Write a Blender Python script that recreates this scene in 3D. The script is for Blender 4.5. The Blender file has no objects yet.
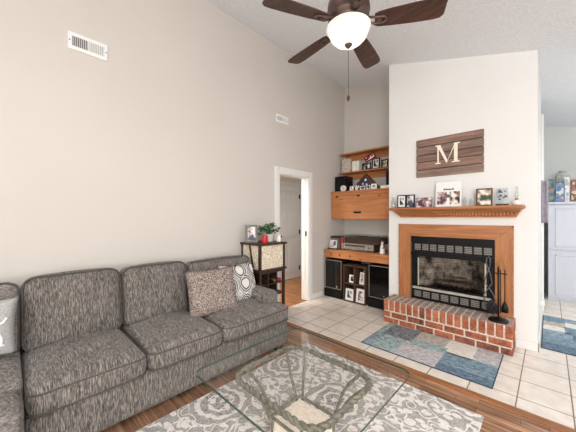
import bpy, bmesh, math, random
from math import sin, cos, pi, radians, atan2, sqrt
from mathutils import Vector, Matrix

random.seed(7)
S = bpy.context.scene
COL = S.collection
D = bpy.data

# ------------------------------------------------------------------ camera
cam = D.objects.new('camera', D.cameras.new('camera'))
COL.objects.link(cam)
cam.location = (0, 0, 1.39)
cam.rotation_euler = (radians(90), 0, radians(44.02))
cam.data.sensor_width = 36
cam.data.lens = 16.912
cam.data.shift_y = 1.0 / 576
cam.data.clip_start = 0.02
S.camera = cam

# ------------------------------------------------------------------ world, lights, exposure
S.view_settings.view_transform = 'Standard'
S.view_settings.look = 'None'
S.view_settings.gamma = 1
S.view_settings.use_curve_mapping = False
S.view_settings.exposure = 0.1

W = D.worlds.new('daylight')
S.world = W
W.use_nodes = True
bg = W.node_tree.nodes['Background']
bg.inputs[0].default_value = (0.93, 0.97, 1.0, 1)
bg.inputs[1].default_value = 1.0


def area(name, loc, rot, sx, sy, power, color=(1, 1, 1)):
    l = D.lights.new(name, 'AREA')
    l.shape = 'RECTANGLE'
    l.size, l.size_y = sx, sy
    l.energy = power
    l.color = color
    o = D.objects.new(name, l)
    COL.objects.link(o)
    o.location = loc
    o.rotation_euler = rot
    return o


# area lights added as daylight at unseen windows behind and beside the camera
area('window_daylight', (-1.2, -2.42, 1.6), (radians(116), 0, 0), 1.9, 1.6, 14, (1.0, 0.985, 0.97))
area('window_daylight', (1.4, -2.42, 1.45), (radians(128), 0, 0), 1.9, 1.5, 165, (1.0, 0.985, 0.97))
area('window_daylight', (2.92, 1.0, 1.2), (radians(112), 0, radians(90)), 2.2, 1.6, 26, (0.96, 0.98, 1.0))
area('window_daylight', (2.92, 5.6, 1.2), (radians(90), 0, radians(90)), 1.6, 1.5, 24, (0.93, 0.97, 1.0))
dl = D.lights.new('added_room_fill', 'POINT')  # unseen point light added to even out the room and lift the ceiling
dl.energy = 58
dl.color = (1.0, 0.98, 0.96)
dl.shadow_soft_size = 0.3
dlo = D.objects.new('added_room_fill', dl)
COL.objects.link(dlo)
dlo.location = (1.5, -0.5, 1.9)
area('added_floor_fill', (0.7, 0.25, 2.78), (0, 0, 0), 0.7, 0.7, 38, (1.0, 0.98, 0.95))  # unseen area light added overhead to brighten the floor
area('added_passage_fill', (1.3, 4.9, 2.55), (0, 0, 0), 0.9, 0.9, 12, (0.98, 0.99, 1.0))  # unseen area light added to brighten the passage tiles
area('added_hall_fill', (-3.5, 2.1, 2.38), (0, 0, 0), 0.4, 0.4, 48, (1.0, 0.93, 0.82))  # unseen area light added to brighten the hall and its door


# ------------------------------------------------------------------ materials
def lin(c):
    out = []
    for v in c:
        v = v / 255.0
        out.append(v / 12.92 if v <= 0.04045 else ((v + 0.055) / 1.055) ** 2.4)
    return tuple(out) + (1.0,)


class NT:
    """small wrapper that makes node graphs short to write"""

    def __init__(self, name):
        self.m = D.materials.new(name)
        self.m.use_nodes = True
        self.t = self.m.node_tree
        self.b = self.t.nodes['Principled BSDF']

    def n(self, kind, **kw):
        x = self.t.nodes.new(kind)
        for k, v in kw.items():
            setattr(x, k, v)
        return x

    def l(self, a, b):
        self.t.links.new(a, b)

    def coord(self, scale=(1, 1, 1), loc=(0, 0, 0), rot=(0, 0, 0), out='Object'):
        tc = self.n('ShaderNodeTexCoord')
        mp = self.n('ShaderNodeMapping')
        mp.inputs['Scale'].default_value = scale
        mp.inputs['Location'].default_value = loc
        mp.inputs['Rotation'].default_value = rot
        self.l(tc.outputs[out], mp.inputs[0])
        return mp.outputs[0]

    def noise(self, vec, scale=5, detail=3, rough=0.5):
        x = self.n('ShaderNodeTexNoise')
        x.inputs['Scale'].default_value = scale
        x.inputs['Detail'].default_value = detail
        x.inputs['Roughness'].default_value = rough
        self.l(vec, x.inputs['Vector'])
        return x

    def ramp(self, fac, stops, interp='LINEAR'):
        r = self.n('ShaderNodeValToRGB')
        cr = r.color_ramp
        cr.interpolation = interp
        while len(cr.elements) < len(stops):
            cr.elements.new(0.5)
        for e, (p, c) in zip(cr.elements, stops):
            e.position = p
            e.color = lin(c)
        self.l(fac, r.inputs[0])
        return r.outputs[0]

    def math(self, op, a, b=None, c=None):
        x = self.n('ShaderNodeMath', operation=op)
        for i, v in enumerate((a, b, c)):
            if v is None:
                continue
            if isinstance(v, (int, float)):
                x.inputs[i].default_value = v
            else:
                self.l(v, x.inputs[i])
        return x.outputs[0]

    def mix(self, fac, a, b, mode='MIX'):
        x = self.n('ShaderNodeMix', data_type='RGBA', blend_type=mode)
        for sock, v in ((x.inputs[0], fac), (x.inputs[6], a), (x.inputs[7], b)):
            if isinstance(v, (int, float)):
                sock.default_value = v
            elif isinstance(v, tuple):
                sock.default_value = v if len(v) == 4 and max(v) <= 1.0 else lin(v)
            else:
                self.l(v, sock)
        return x.outputs[2]

    def bump(self, h, strength=0.3, dist=0.01):
        x = self.n('ShaderNodeBump')
        x.inputs['Strength'].default_value = strength
        x.inputs['Distance'].default_value = dist
        self.l(h, x.inputs['Height'])
        self.l(x.outputs[0], self.b.inputs['Normal'])

    def base(self, c):
        if isinstance(c, tuple):
            self.b.inputs['Base Color'].default_value = lin(c)
        else:
            self.l(c, self.b.inputs['Base Color'])

    def fin(self, rough=0.5, metal=0.0, spec=0.5):
        self.b.inputs['Roughness'].default_value = rough
        self.b.inputs['Metallic'].default_value = metal
        self.b.inputs['Specular IOR Level'].default_value = spec
        return self.m


def plain(name, c, rough=0.5, metal=0.0, var=0.06, scale=30, spec=0.5):
    m = NT(name)
    nz = m.noise(m.coord(), scale, 3)
    lo = tuple(max(0, v * (1 - var)) for v in c)
    hi = tuple(min(255, v * (1 + var)) for v in c)
    m.base(m.ramp(nz.outputs[0], [(0.3, lo), (0.7, hi)]))
    return m.fin(rough, metal, spec)


def paint(name, c, bump=0.05, scale=250):
    m = NT(name)
    v = m.coord()
    a = m.noise(v, 1.3, 2)
    lo = tuple(x * 0.985 for x in c)
    m.base(m.ramp(a.outputs[0], [(0.3, lo), (0.7, c)]))
    b = m.noise(v, scale, 2)
    m.bump(b.outputs[0], bump, 0.004)
    return m.fin(0.75, 0, 0.25)


def wood(name, dark, light, axis='X', freq=1.0, rough=0.45, knots=0.0, knotcol=(70, 40, 20)):
    m = NT(name)
    sc = {'X': (2.2, 26, 26), 'Y': (26, 2.2, 26), 'Z': (26, 26, 2.2)}[axis]
    v = m.coord(tuple(s * freq for s in sc))
    a = m.noise(v, 1.0, 5, 0.6)
    v2 = m.coord(tuple(s * freq * 3 for s in sc))
    b = m.noise(v2, 1.0, 3, 0.6)
    f = m.math('ADD', m.math('MULTIPLY', a.outputs[0], 0.7), m.math('MULTIPLY', b.outputs[0], 0.3))
    c = m.ramp(f, [(0.32, dark), (0.5, tuple((p + q) / 2 for p, q in zip(dark, light))), (0.68, light)])
    if knots:
        vo = m.n('ShaderNodeTexVoronoi')
        vo.inputs['Scale'].default_value = 1.0
        m.l(m.coord({'X': (4, 9, 9), 'Y': (9, 4, 9), 'Z': (9, 9, 4)}[axis]), vo.inputs['Vector'])
        k = m.math('LESS_THAN', vo.outputs['Distance'], knots)
        c = m.mix(m.math('MULTIPLY', k, 0.7), c, knotcol)
    m.base(c)
    m.bump(f, 0.08, 0.003)
    return m.fin(rough, 0, 0.4)


def photo(name, seed, cols):
    """a small printed photograph: soft blotches in a few colours"""
    m = NT(name)
    v = m.coord((1, 1, 1), (seed * 3.1, seed * 1.7, seed * 2.3))
    a = m.noise(v, 16, 1, 0.5)
    n = len(cols)
    m.base(m.ramp(a.outputs[0], [(0.34 + 0.32 * i / n, c) for i, c in enumerate(cols)], 'CONSTANT'))
    return m.fin(0.35, 0, 0.4)


M = {}
M['wall'] = paint('warm_beige_paint', (212, 205, 197))
M['breast'] = paint('warm_white_paint', (234, 233, 230))
M['hallwall'] = paint('pale_grey_paint', (216, 218, 215))
M['trim'] = plain('white_trim_paint', (236, 235, 232), 0.4, 0, 0.01)
M['doorpaint'] = plain('grey_white_door_paint', (214, 213, 211), 0.45, 0, 0.01)
M['oak'] = wood('honey_oak', (152, 92, 54), (196, 138, 92), 'X', 1.0, 0.4)
M['oakz'] = wood('honey_oak_upright', (152, 92, 54), (196, 138, 92), 'Z', 1.0, 0.4)
M['pine'] = wood('knotty_pine', (168, 104, 60), (206, 142, 92), 'X', 0.8, 0.42, 0.11, (110, 60, 28))
M['pinedark'] = wood('darker_pine', (150, 88, 44), (186, 120, 68), 'X', 0.8, 0.42)  # darker pine tone for the side cleat under the counter
M['walnut'] = wood('dark_walnut', (48, 32, 26), (98, 68, 56), 'X', 1.2, 0.4)
M['darkwood'] = wood('dark_stained_wood', (40, 27, 22), (78, 54, 44), 'X', 1.0, 0.45)
M['cratewood'] = wood('rough_crate_wood', (52, 34, 24), (104, 72, 50), 'Z', 1.0, 0.7)
M['strip'] = wood('oak_transition', (128, 80, 50), (176, 122, 82), 'X', 1.0, 0.4)
M['black'] = plain('black_satin', (15, 14, 14), 0.5, 0, 0.1, 30, 0.25)
M['blackmetal'] = plain('black_iron', (26, 25, 26), 0.45, 0.5, 0.15)
M['blackgloss'] = plain('black_gloss', (12, 11, 12), 0.12, 0, 0.1)
M['wrought'] = plain('worn_wrought_steel', (96, 92, 90), 0.4, 0.6, 0.15)
M['brass'] = plain('aged_brass', (176, 142, 88), 0.35, 0.8, 0.1)
M['silver'] = plain('brushed_silver', (172, 166, 156), 0.4, 0.5, 0.06)
M['chrome'] = plain('light_steel', (205, 203, 200), 0.25, 0.8, 0.04)
M['bronze'] = plain('oil_rubbed_bronze', (92, 74, 68), 0.45, 0.5, 0.2, 18)
M['white'] = plain('white_plastic', (238, 238, 236), 0.4, 0, 0.01)
M['ceramic'] = plain('white_ceramic', (240, 238, 232), 0.25, 0, 0.01)
M['cream'] = plain('cream_card', (226, 220, 206), 0.6, 0, 0.03)
M['red'] = plain('red_wax', (196, 24, 32), 0.4, 0, 0.05)
M['pink'] = plain('magenta_foil', (214, 48, 92), 0.35, 0, 0.05)
M['ventgrey'] = plain('vent_dark_grey', (74, 70, 68), 0.6)  # flat dark grey for louvre backings, screws and the tuner window
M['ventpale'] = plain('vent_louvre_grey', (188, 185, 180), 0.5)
M['slate'] = plain('slate_grey_cloth', (158, 150, 160), 0.9, 0, 0.12, 14)
M['cabwhite'] = plain('cool_white_enamel', (204, 207, 216), 0.4, 0, 0.01)
M['paper'] = plain('printed_paper', (178, 168, 156), 0.7, 0, 0.35, 60)
M['greyframe'] = plain('grey_washed_wood', (120, 116, 112), 0.6, 0, 0.15, 30)
M['brownframe'] = wood('brown_frame_wood', (72, 44, 30), (120, 78, 54), 'Z', 2.0, 0.5)
M['stone'] = plain('travertine', (228, 214, 200), 0.7, 0, 0.07, 45)
M['iron_rope'] = plain('antique_green_iron', (112, 109, 97), 0.6, 0.15, 0.22, 40)
M['soil'] = plain('dark_soil', (52, 38, 28), 0.9, 0, 0.2)

m = NT('green_leaves')
a = m.noise(m.coord(), 30, 2)
m.base(m.ramp(a.outputs[0], [(0.3, (22, 66, 30)), (0.7, (66, 128, 62))]))
M['leaf'] = m.fin(0.45)

# popcorn ceiling
m = NT('textured_ceiling')
v = m.coord()
a = m.noise(v, 75, 4, 0.7)
m.base(m.ramp(a.outputs[0], [(0.36, (226, 230, 235)), (0.6, (248, 250, 254))]))
m.bump(a.outputs[0], 0.5, 0.012)
M['ceiling'] = m.fin(0.9, 0, 0.1)

# ceramic floor tiles
m = NT('beige_floor_tile')
br = m.n('ShaderNodeTexBrick')
br.offset = 0.0
br.squash = 1.0
br.inputs['Scale'].default_value = 1.0
br.inputs['Brick Width'].default_value = 0.302
br.inputs['Row Height'].default_value = 0.302
br.inputs['Mortar Size'].default_value = 0.0042
br.inputs['Mortar Smooth'].default_value = 0.1
br.inputs['Bias'].default_value = 0
br.inputs['Color1'].default_value = lin((246, 239, 230))
br.inputs['Color2'].default_value = lin((240, 232, 222))
br.inputs['Mortar'].default_value = lin((128, 112, 100))
m.l(m.coord((1, 1, 1), (0.18, -2.735, 0), out='Object'), br.inputs['Vector'])
nz = m.noise(m.coord(), 9, 5, 0.65)
c = m.mix(1.0, br.outputs['Color'], m.ramp(nz.outputs[0], [(0.3, (232, 228, 224)), (0.7, (255, 255, 255))]), 'MULTIPLY')
m.base(c)
inv = m.math('SUBTRACT', 1.0, br.outputs['Fac'])
m.bump(inv, 0.3, 0.003)
M['tile'] = m.fin(0.32, 0, 0.45)


def plank_floor(name, c1, c2, seam):
    m = NT(name)
    br = m.n('ShaderNodeTexBrick')
    br.offset = 0.37
    br.offset_frequency = 2
    br.inputs['Scale'].default_value = 1.0
    br.inputs['Brick Width'].default_value = 0.38
    br.inputs['Row Height'].default_value = 0.066
    br.inputs['Mortar Size'].default_value = 0.0014
    br.inputs['Color1'].default_value = lin(c1)
    br.inputs['Color2'].default_value = lin(c2)
    br.inputs['Mortar'].default_value = lin(seam)
    m.l(m.coord(), br.inputs['Vector'])
    g = m.noise(m.coord((2.5, 34, 1)), 1.0, 5, 0.65)
    c = m.mix(1.0, br.outputs['Color'], m.ramp(g.outputs[0], [(0.32, (140, 130, 122)), (0.66, (255, 255, 255))]), 'MULTIPLY')
    m.base(c)
    return m.fin(0.3, 0, 0.45)


M['laminate'] = plank_floor('brown_plank_floor', (214, 166, 132), (160, 122, 97), (76, 55, 44))
M['hallwood'] = plank_floor('honey_plank_floor', (216, 152, 98), (186, 120, 74), (96, 60, 36))


def fabric(name, dark, mid, light, sc):
    m = NT(name)
    a = m.noise(m.coord(sc), 1.0, 4, 0.75)
    b = m.noise(m.coord(tuple(s * 0.22 for s in sc)), 1.0, 2, 0.6)
    f = m.math('ADD', m.math('MULTIPLY', a.outputs[0], 0.9), m.math('MULTIPLY', b.outputs[0], 0.1))
    m.base(m.ramp(f, [(0.37, dark), (0.5, mid), (0.63, light)]))
    m.bump(f, 0.55, 0.008)
    m.b.inputs['Sheen Weight'].default_value = 0.15
    return m.fin(0.95, 0, 0.1)


M['chenille'] = fabric('charcoal_chenille', (62, 57, 53), (108, 101, 96), (162, 154, 147), (24, 190, 24))
M['chenille_side'] = fabric('charcoal_chenille_cross', (84, 78, 75), (124, 117, 113), (170, 162, 157), (40, 40, 190))
M['piping'] = plain('dark_piping', (80, 74, 71), 0.95, 0, 0.2, 80)

# speckled tweed pillow
m = NT('speckled_tweed')
vo = m.n('ShaderNodeTexVoronoi')
vo.inputs['Scale'].default_value = 190
m.l(m.coord(), vo.inputs['Vector'])
sep = m.n('ShaderNodeSeparateColor')
m.l(vo.outputs['Color'], sep.inputs[0])
m.base(m.ramp(sep.outputs[0], [(0.0, (72, 63, 60)), (0.2, (148, 135, 127)), (0.46, (184, 171, 161)),
                               (0.60, (110, 97, 92)), (0.76, (164, 149, 140)), (0.93, (150, 104, 98)), (0.97, (216, 206, 196))], 'CONSTANT'))
m.bump(vo.outputs['Distance'], 0.5, 0.004)
M['tweed'] = m.fin(0.95, 0, 0.1)

# pillow with overlapping ring medallions
m = NT('ring_medallion_print')
nz = m.noise(m.coord(), 9, 2)
vadd = m.n('ShaderNodeVectorMath', operation='MULTIPLY_ADD')
m.l(nz.outputs['Color'], vadd.inputs[0])
vadd.inputs[1].default_value = (0.035, 0.035, 0.035)
m.l(m.coord((1, 1, 1), (0.01, 0.03, 0)), vadd.inputs[2])
vo = m.n('ShaderNodeTexVoronoi', voronoi_dimensions='2D')
vo.inputs['Scale'].default_value = 5.6
vo.inputs['Randomness'].default_value = 0.35
m.l(vadd.outputs[0], vo.inputs['Vector'])
m.base(m.ramp(vo.outputs['Distance'], [(0.0, (226, 221, 214)), (0.29, (90, 88, 92)), (0.37, (206, 202, 198)), (0.43, (110, 107, 110)),
                                      (0.51, (222, 219, 214)), (0.56, (146, 143, 144)), (0.62, (212, 208, 204)), (0.72, (128, 124, 126))], 'CONSTANT'))
M['medallion'] = m.fin(0.9, 0, 0.1)
M['greylinen'] = plain('heather_grey_linen', (170, 170, 168), 0.95, 0, 0.14, 160)
M['lettering'] = plain('white_stitch_lettering', (240, 240, 238), 0.8, 0, 0.01)

# damask area rug
m = NT('grey_cream_damask_rug')
v = m.coord()
nz = m.noise(v, 8.0, 2)
vd = m.n('ShaderNodeVectorMath', operation='MULTIPLY_ADD')
m.l(nz.outputs['Color'], vd.inputs[0])
vd.inputs[1].default_value = (0.13, 0.13, 0.0)
m.l(v, vd.inputs[2])
sx = m.n('ShaderNodeSeparateXYZ')
m.l(vd.outputs[0], sx.inputs[0])
vo = m.n('ShaderNodeTexVoronoi', voronoi_dimensions='2D')
vo.inputs['Scale'].default_value = 1.55
vo.inputs['Randomness'].default_value = 0.25
m.l(vd.outputs[0], vo.inputs['Vector'])
# scalloped rings round every medallion centre
sub = m.n('ShaderNodeVectorMath', operation='SUBTRACT')
vs = m.n('ShaderNodeVectorMath', operation='SCALE')
m.l(vd.outputs[0], vs.inputs[0])
vs.inputs['Scale'].default_value = 1.0
m.l(vs.outputs[0], sub.inputs[0])
m.l(vo.outputs['Position'], sub.inputs[1])
s2 = m.n('ShaderNodeSeparateXYZ')
m.l(sub.outputs[0], s2.inputs[0])
ang = m.math('ARCTAN2', s2.outputs[1], s2.outputs[0])
scal = m.math('MULTIPLY', m.math('ABSOLUTE', m.math('SINE', m.math('MULTIPLY', ang, 5.0))), 0.9)
ring = m.math('SINE', m.math('ADD', m.math('MULTIPLY', vo.outputs['Distance'], 54.0), scal))
ringm = m.math('GREATER_THAN', ring, 0.25)
lv = m.n('ShaderNodeTexVoronoi', voronoi_dimensions='2D')
lv.inputs['Scale'].default_value = 1.0
m.l(m.coord((9.5, 15, 1), rot=(0, 0, 0.6)), lv.inputs['Vector'])
leaf = m.math('LESS_THAN', lv.outputs['Distance'], 0.3)
vn = m.noise(v, 6.5, 1)
vine = m.math('LESS_THAN', m.math('ABSOLUTE', m.math('SUBTRACT', vn.outputs[0], 0.5)), 0.016)
vine2 = m.math('LESS_THAN', m.math('ABSOLUTE', m.math('SUBTRACT', vn.outputs[0], 0.6)), 0.014)
near = m.math('LESS_THAN', vo.outputs['Distance'], 0.36)
inner = m.math('MULTIPLY', ringm, near)
outer = m.math('MULTIPLY', m.math('MAXIMUM', leaf, m.math('MAXIMUM', vine, vine2)), m.math('SUBTRACT', 1.0, near))
mask = m.math('MAXIMUM', inner, outer)
fl = m.noise(v, 60, 3, 0.7)
ground = m.ramp(fl.outputs[0], [(0.34, (146, 141, 138)), (0.62, (186, 181, 177))])
motif = m.ramp(fl.outputs[0], [(0.34, (208, 202, 196)), (0.62, (236, 231, 225))])
dk = m.n('ShaderNodeTexVoronoi', voronoi_dimensions='2D')
dk.inputs['Scale'].default_value = 26
m.l(v, dk.inputs['Vector'])
dots = m.math('MULTIPLY', m.math('LESS_THAN', dk.outputs['Distance'], 0.17), m.math('LESS_THAN', vo.outputs['Distance'], 0.22))
c = m.mix(mask, ground, motif)
c = m.mix(m.math('MULTIPLY', dots, 0.85), c, (84, 80, 82))
m.base(c)
m.bump(fl.outputs[0], 0.4, 0.006)
M['rug'] = m.fin(0.95, 0, 0.1)


def mottled(name, c, var=0.28, sc=22):
    m = NT(name)
    a = m.noise(m.coord((1, 2.4, 1)), sc, 5, 0.75)
    lo = tuple(x * (1 - var) for x in c)
    hi = tuple(min(255, x * (1 + var)) for x in c)
    m.base(m.ramp(a.outputs[0], [(0.36, lo), (0.64, hi)]))
    return m.fin(0.95, 0, 0.1)


M['rg_char'] = mottled('rug_charcoal', (116, 120, 124), 0.4)
M['rg_blue'] = mottled('rug_steel_blue', (138, 154, 166))
M['rg_teal'] = mottled('rug_sea_teal', (150, 168, 168))
M['rg_grey'] = mottled('rug_dove_grey', (186, 182, 184), 0.2)
M['rg_sand'] = mottled('rug_sand', (182, 176, 168), 0.2)
M['rg_cream'] = mottled('rug_cream', (226, 222, 212), 0.08)
M['rg_deep'] = mottled('rug_deep_blue', (120, 140, 152), 0.3)
M['rg_navy'] = mottled('rug_navy', (100, 118, 134), 0.3)
M['rg_edge'] = plain('rug_binding', (56, 66, 82), 0.9)

M['mortar'] = plain('grey_mortar', (214, 200, 184), 0.9, 0, 0.12, 60)
M['brick1'] = mottled('red_brick', (156, 94, 72), 0.22, 16)
M['brick2'] = mottled('orange_brick', (168, 104, 78), 0.2, 16)
M['brick3'] = mottled('dark_brick', (132, 84, 70), 0.25, 16)
M['bricktop'] = mottled('sooty_top_brick', (164, 146, 138), 0.2, 14)
M['firebrick'] = mottled('sooted_fire_brick', (150, 142, 134), 0.45, 5)
M['soot'] = mottled('soot_black', (40, 37, 35), 0.3)
M['log'] = mottled('charred_log', (88, 78, 70), 0.5, 16)
M['insert_silver'] = plain('pale_steel_band', (206, 200, 190), 0.35, 0.4, 0.05)
M['louvre'] = plain('steel_louvre', (142, 138, 134), 0.45, 0.3, 0.14, 60)
M['plank1'] = wood('weathered_plank', (104, 84, 74), (168, 144, 130), 'X', 1.0, 0.75)
M['plank2'] = wood('weathered_plank_dark', (88, 68, 60), (150, 122, 110), 'X', 1.0, 0.75)
M['plank3'] = wood('weathered_plank_red', (106, 80, 70), (170, 138, 122), 'X', 1.0, 0.75)
M['mletter'] = plain('ivory_letter', (240, 232, 212), 0.5, 0, 0.02)
M['navy'] = plain('navy_flag_cloth', (62, 60, 84), 0.8, 0, 0.1)
M['fanlight'] = None


def glassy(name, tint, gloss=1.0, ior=1.45, rough=0.02):
    m = NT(name)
    t = m.t
    t.nodes.remove(m.b)
    out = t.nodes['Material Output']
    tr = m.n('ShaderNodeBsdfTransparent')
    tr.inputs[0].default_value = lin(tint)
    gl = m.n('ShaderNodeBsdfGlossy')
    gl.inputs['Roughness'].default_value = rough
    fr = m.n('ShaderNodeFresnel')
    geo = m.n('ShaderNodeNewGeometry')
    m.l(m.math('ADD', ior, m.math('MULTIPLY', geo.outputs['Backfacing'], 1.0 / ior - ior)), fr.inputs[0])
    mx = m.n('ShaderNodeMixShader')
    m.l(m.math('MULTIPLY', fr.outputs[0], gloss), mx.inputs[0])
    m.l(tr.outputs[0], mx.inputs[1])
    m.l(gl.outputs[0], mx.inputs[2])
    m.l(mx.outputs[0], out.inputs[0])
    return m.m


M['tableglass'] = glassy('clear_green_glass', (254, 254, 253), 0.5, 1.5)
M['clearglass'] = glassy('clear_glass', (236, 240, 240), 1.0, 1.45)
M['doorglass'] = glassy('smoked_glass', (240, 238, 236), 0.25, 1.4)
M['darkglass'] = plain('black_cabinet_glass', (18, 16, 16), 0.1, 0, 0.1)
M['glassedge'] = plain('dark_green_glass_edge', (56, 78, 68), 0.15)

m = NT('lit_frosted_glass')
nz = m.noise(m.coord(), 9, 3)
cc = m.ramp(nz.outputs[0], [(0.35, (196, 194, 190)), (0.65, (232, 230, 226))])
df = m.n('ShaderNodeBsdfDiffuse')
tl = m.n('ShaderNodeBsdfTranslucent')
gl = m.n('ShaderNodeBsdfGlossy')
gl.inputs['Roughness'].default_value = 0.25
m.l(cc, df.inputs[0])
m.l(cc, tl.inputs[0])
mx1 = m.n('ShaderNodeMixShader')
mx1.inputs[0].default_value = 0.45
m.l(df.outputs[0], mx1.inputs[1])
m.l(tl.outputs[0], mx1.inputs[2])
mx2 = m.n('ShaderNodeMixShader')
mx2.inputs[0].default_value = 0.05
m.l(mx1.outputs[0], mx2.inputs[1])
m.l(gl.outputs[0], mx2.inputs[2])
m.l(mx2.outputs[0], m.t.nodes['Material Output'].inputs[0])
m.t.nodes.remove(m.b)
M['fanlight'] = m.m


# ------------------------------------------------------------------ mesh building
class MB:
    def __init__(self):
        self.bm = bmesh.new()

    def add(self, verts, faces, m=0, smooth=False):
        vs = [self.bm.verts.new(v) for v in verts]
        out = []
        for f in faces:
            try:
                fc = self.bm.faces.new([vs[i] for i in f])
                fc.material_index = m
                fc.smooth = smooth
                out.append(fc)
            except ValueError:
                pass
        return vs, out

    def box(self, x0, x1, y0, y1, z0, z1, m=0, bev=0.0, seg=2, mat=None):
        v = [(x0, y0, z0), (x1, y0, z0), (x1, y1, z0), (x0, y1, z0), (x0, y0, z1), (x1, y0, z1), (x1, y1, z1), (x0, y1, z1)]
        f = [(0, 3, 2, 1), (4, 5, 6, 7), (0, 1, 5, 4), (1, 2, 6, 5), (2, 3, 7, 6), (3, 0, 4, 7)]
        if mat is not None:
            v = [tuple(mat @ Vector(p)) for p in v]
        vs, fs = self.add(v, f, m)
        if bev > 0:
            es = list({e for fc in fs for e in fc.edges})
            r = bmesh.ops.bevel(self.bm, geom=es, offset=bev, segments=seg, affect='EDGES', profile=0.5)
            for fc in r['faces']:
                fc.material_index = m
        return self

    def loft(self, rings, m=0, smooth=True, closed_u=True, caps=True, loop=False):
        n = len(rings[0])
        verts = [p for r in rings for p in r]
        faces = []
        k = len(rings)
        for i in range(k if loop else k - 1):
            a, b = i * n, ((i + 1) % k) * n
            for j in range(n if closed_u else n - 1):
                j2 = (j + 1) % n
                faces.append((a + j, a + j2, b + j2, b + j))
        vs, _ = self.add(verts, faces, m, smooth)
        if caps and not loop:
            for ring in (list(reversed(vs[:n])), vs[-n:]):
                try:
                    fc = self.bm.faces.new(ring)
                    fc.material_index = m
                except ValueError:
                    pass
        return self

    def tube(self, pts, r, seg=8, m=0, loop=False, radii=None):
        pts = [Vector(p) for p in pts]
        n = len(pts)
        rings = []
        up = Vector((0, 0, 1))
        prev = None
        for i, p in enumerate(pts):
            if loop:
                t = pts[(i + 1) % n] - pts[i - 1]
            else:
                t = pts[min(i + 1, n - 1)] - pts[max(i - 1, 0)]
            t.normalize()
            if prev is None:
                ref = up if abs(t.z) < 0.9 else Vector((1, 0, 0))
                u = t.cross(ref).normalized()
            else:
                u = (prev - t * prev.dot(t)).normalized()
            prev = u
            w = t.cross(u)
            rr = radii[i] if radii else r
            rings.append([p + (u * cos(2 * pi * j / seg) + w * sin(2 * pi * j / seg)) * rr for j in range(seg)])
        return self.loft(rings, m, True, True, True, loop)

    def cyl(self, p0, p1, r0, r1=None, seg=16, m=0):
        r1 = r0 if r1 is None else r1
        return self.tube([p0, p1], r0, seg, m, False, [r0, r1])

    def lathe(self, prof, c=(0, 0, 0), seg=28, m=0, caps=True, smooth=True):
        rings = [[(c[0] + r * cos(2 * pi * j / seg), c[1] + r * sin(2 * pi * j / seg), c[2] + z) for j in range(seg)] for r, z in prof]
        return self.loft(rings, m, smooth, True, caps)

    def prism(self, poly, f0, f1, m=0):
        """poly: 2D points; f0,f1: functions (u,v)->3D for the two ends"""
        n = len(poly)
        v = [f0(u, w) for u, w in poly] + [f1(u, w) for u, w in poly]
        f = [tuple(range(n - 1, -1, -1)), tuple(range(n, 2 * n))]
        f += [(i, (i + 1) % n, n + (i + 1) % n, n + i) for i in range(n)]
        self.add(v, f, m)
        return self

    def cushion(self, c, half, r=0.05, puff=(0, 0, 0), n=(12, 12, 6), m=0, mat=None, fn=None):
        """rounded box; puff bulges the faces outward along x, y, z"""
        hx, hy, hz = half
        idx = {}
        vs = []

        def vert(i, j, k):
            key = (i, j, k)
            if key in idx:
                return idx[key]
            a, b, g = 2 * i / n[0] - 1, 2 * j / n[1] - 1, 2 * k / n[2] - 1
            q = Vector((a * hx, b * hy, g * hz))
            inn = Vector((max(-hx + r, min(hx - r, q.x)), max(-hy + r, min(hy - r, q.y)), max(-hz + r, min(hz - r, q.z))))
            d = q - inn
            if d.length > 1e-9:
                q = inn + d.normalized() * r
            q.x += puff[0] * a * (1 - b * b) * (1 - g * g)
            q.y += puff[1] * b * (1 - a * a) * (1 - g * g)
            q.z += puff[2] * g * (1 - a * a) * (1 - b * b)
            if fn:
                q = fn(q, a, b, g)
            if mat is not None:
                q = mat @ q
            q = q + Vector(c)
            idx[key] = len(vs)
            vs.append(tuple(q))
            return idx[key]

        fs = []
        for k in (0, n[2]):
            for i in range(n[0]):
                for j in range(n[1]):
                    q = [vert(i, j, k), vert(i + 1, j, k), vert(i + 1, j + 1, k), vert(i, j + 1, k)]
                    fs.append(q if k else q[::-1])
        for j in (0, n[1]):
            for i in range(n[0]):
                for k in range(n[2]):
                    q = [vert(i, j, k), vert(i + 1, j, k), vert(i + 1, j, k + 1), vert(i, j, k + 1)]
                    fs.append(q[::-1] if j else q)
        for i in (0, n[0]):
            for j in range(n[1]):
                for k in range(n[2]):
                    q = [vert(i, j, k), vert(i, j + 1, k), vert(i, j + 1, k + 1), vert(i, j, k + 1)]
                    fs.append(q if i else q[::-1])
        self.add(vs, fs, m, True)
        return self

    def build(self, name, mats, parent=None, local=False, origin=True):
        bm = self.bm
        bmesh.ops.recalc_face_normals(bm, faces=bm.faces)
        me = D.meshes.new(name)
        if parent is not None and not local:
            off = Vector((0, 0, 0))
            p = parent
            while p is not None:
                off += p.location
                p = p.parent
            bmesh.ops.translate(bm, verts=bm.verts, vec=-off)
        loc = Vector((0, 0, 0))
        if parent is None and origin and len(bm.verts):
            xs = [v.co for v in bm.verts]
            lo = [min(p[i] for p in xs) for i in range(3)]
            hi = [max(p[i] for p in xs) for i in range(3)]
            loc = Vector(((lo[0] + hi[0]) / 2, (lo[1] + hi[1]) / 2, lo[2]))
            bmesh.ops.translate(bm, verts=bm.verts, vec=-loc)
        bm.to_mesh(me)
        bm.free()
        if not isinstance(mats, (list, tuple)):
            mats = [mats]
        for x in mats:
            me.materials.append(M[x] if isinstance(x, str) else x)
        o = D.objects.new(name, me)
        COL.objects.link(o)
        o.location = loc
        if parent is not None:
            o.parent = parent
        return o


def tag(o, label, cat, group=None):
    o['label'] = label
    o['category'] = cat
    if group:
        o['group'] = group
    return o


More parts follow.
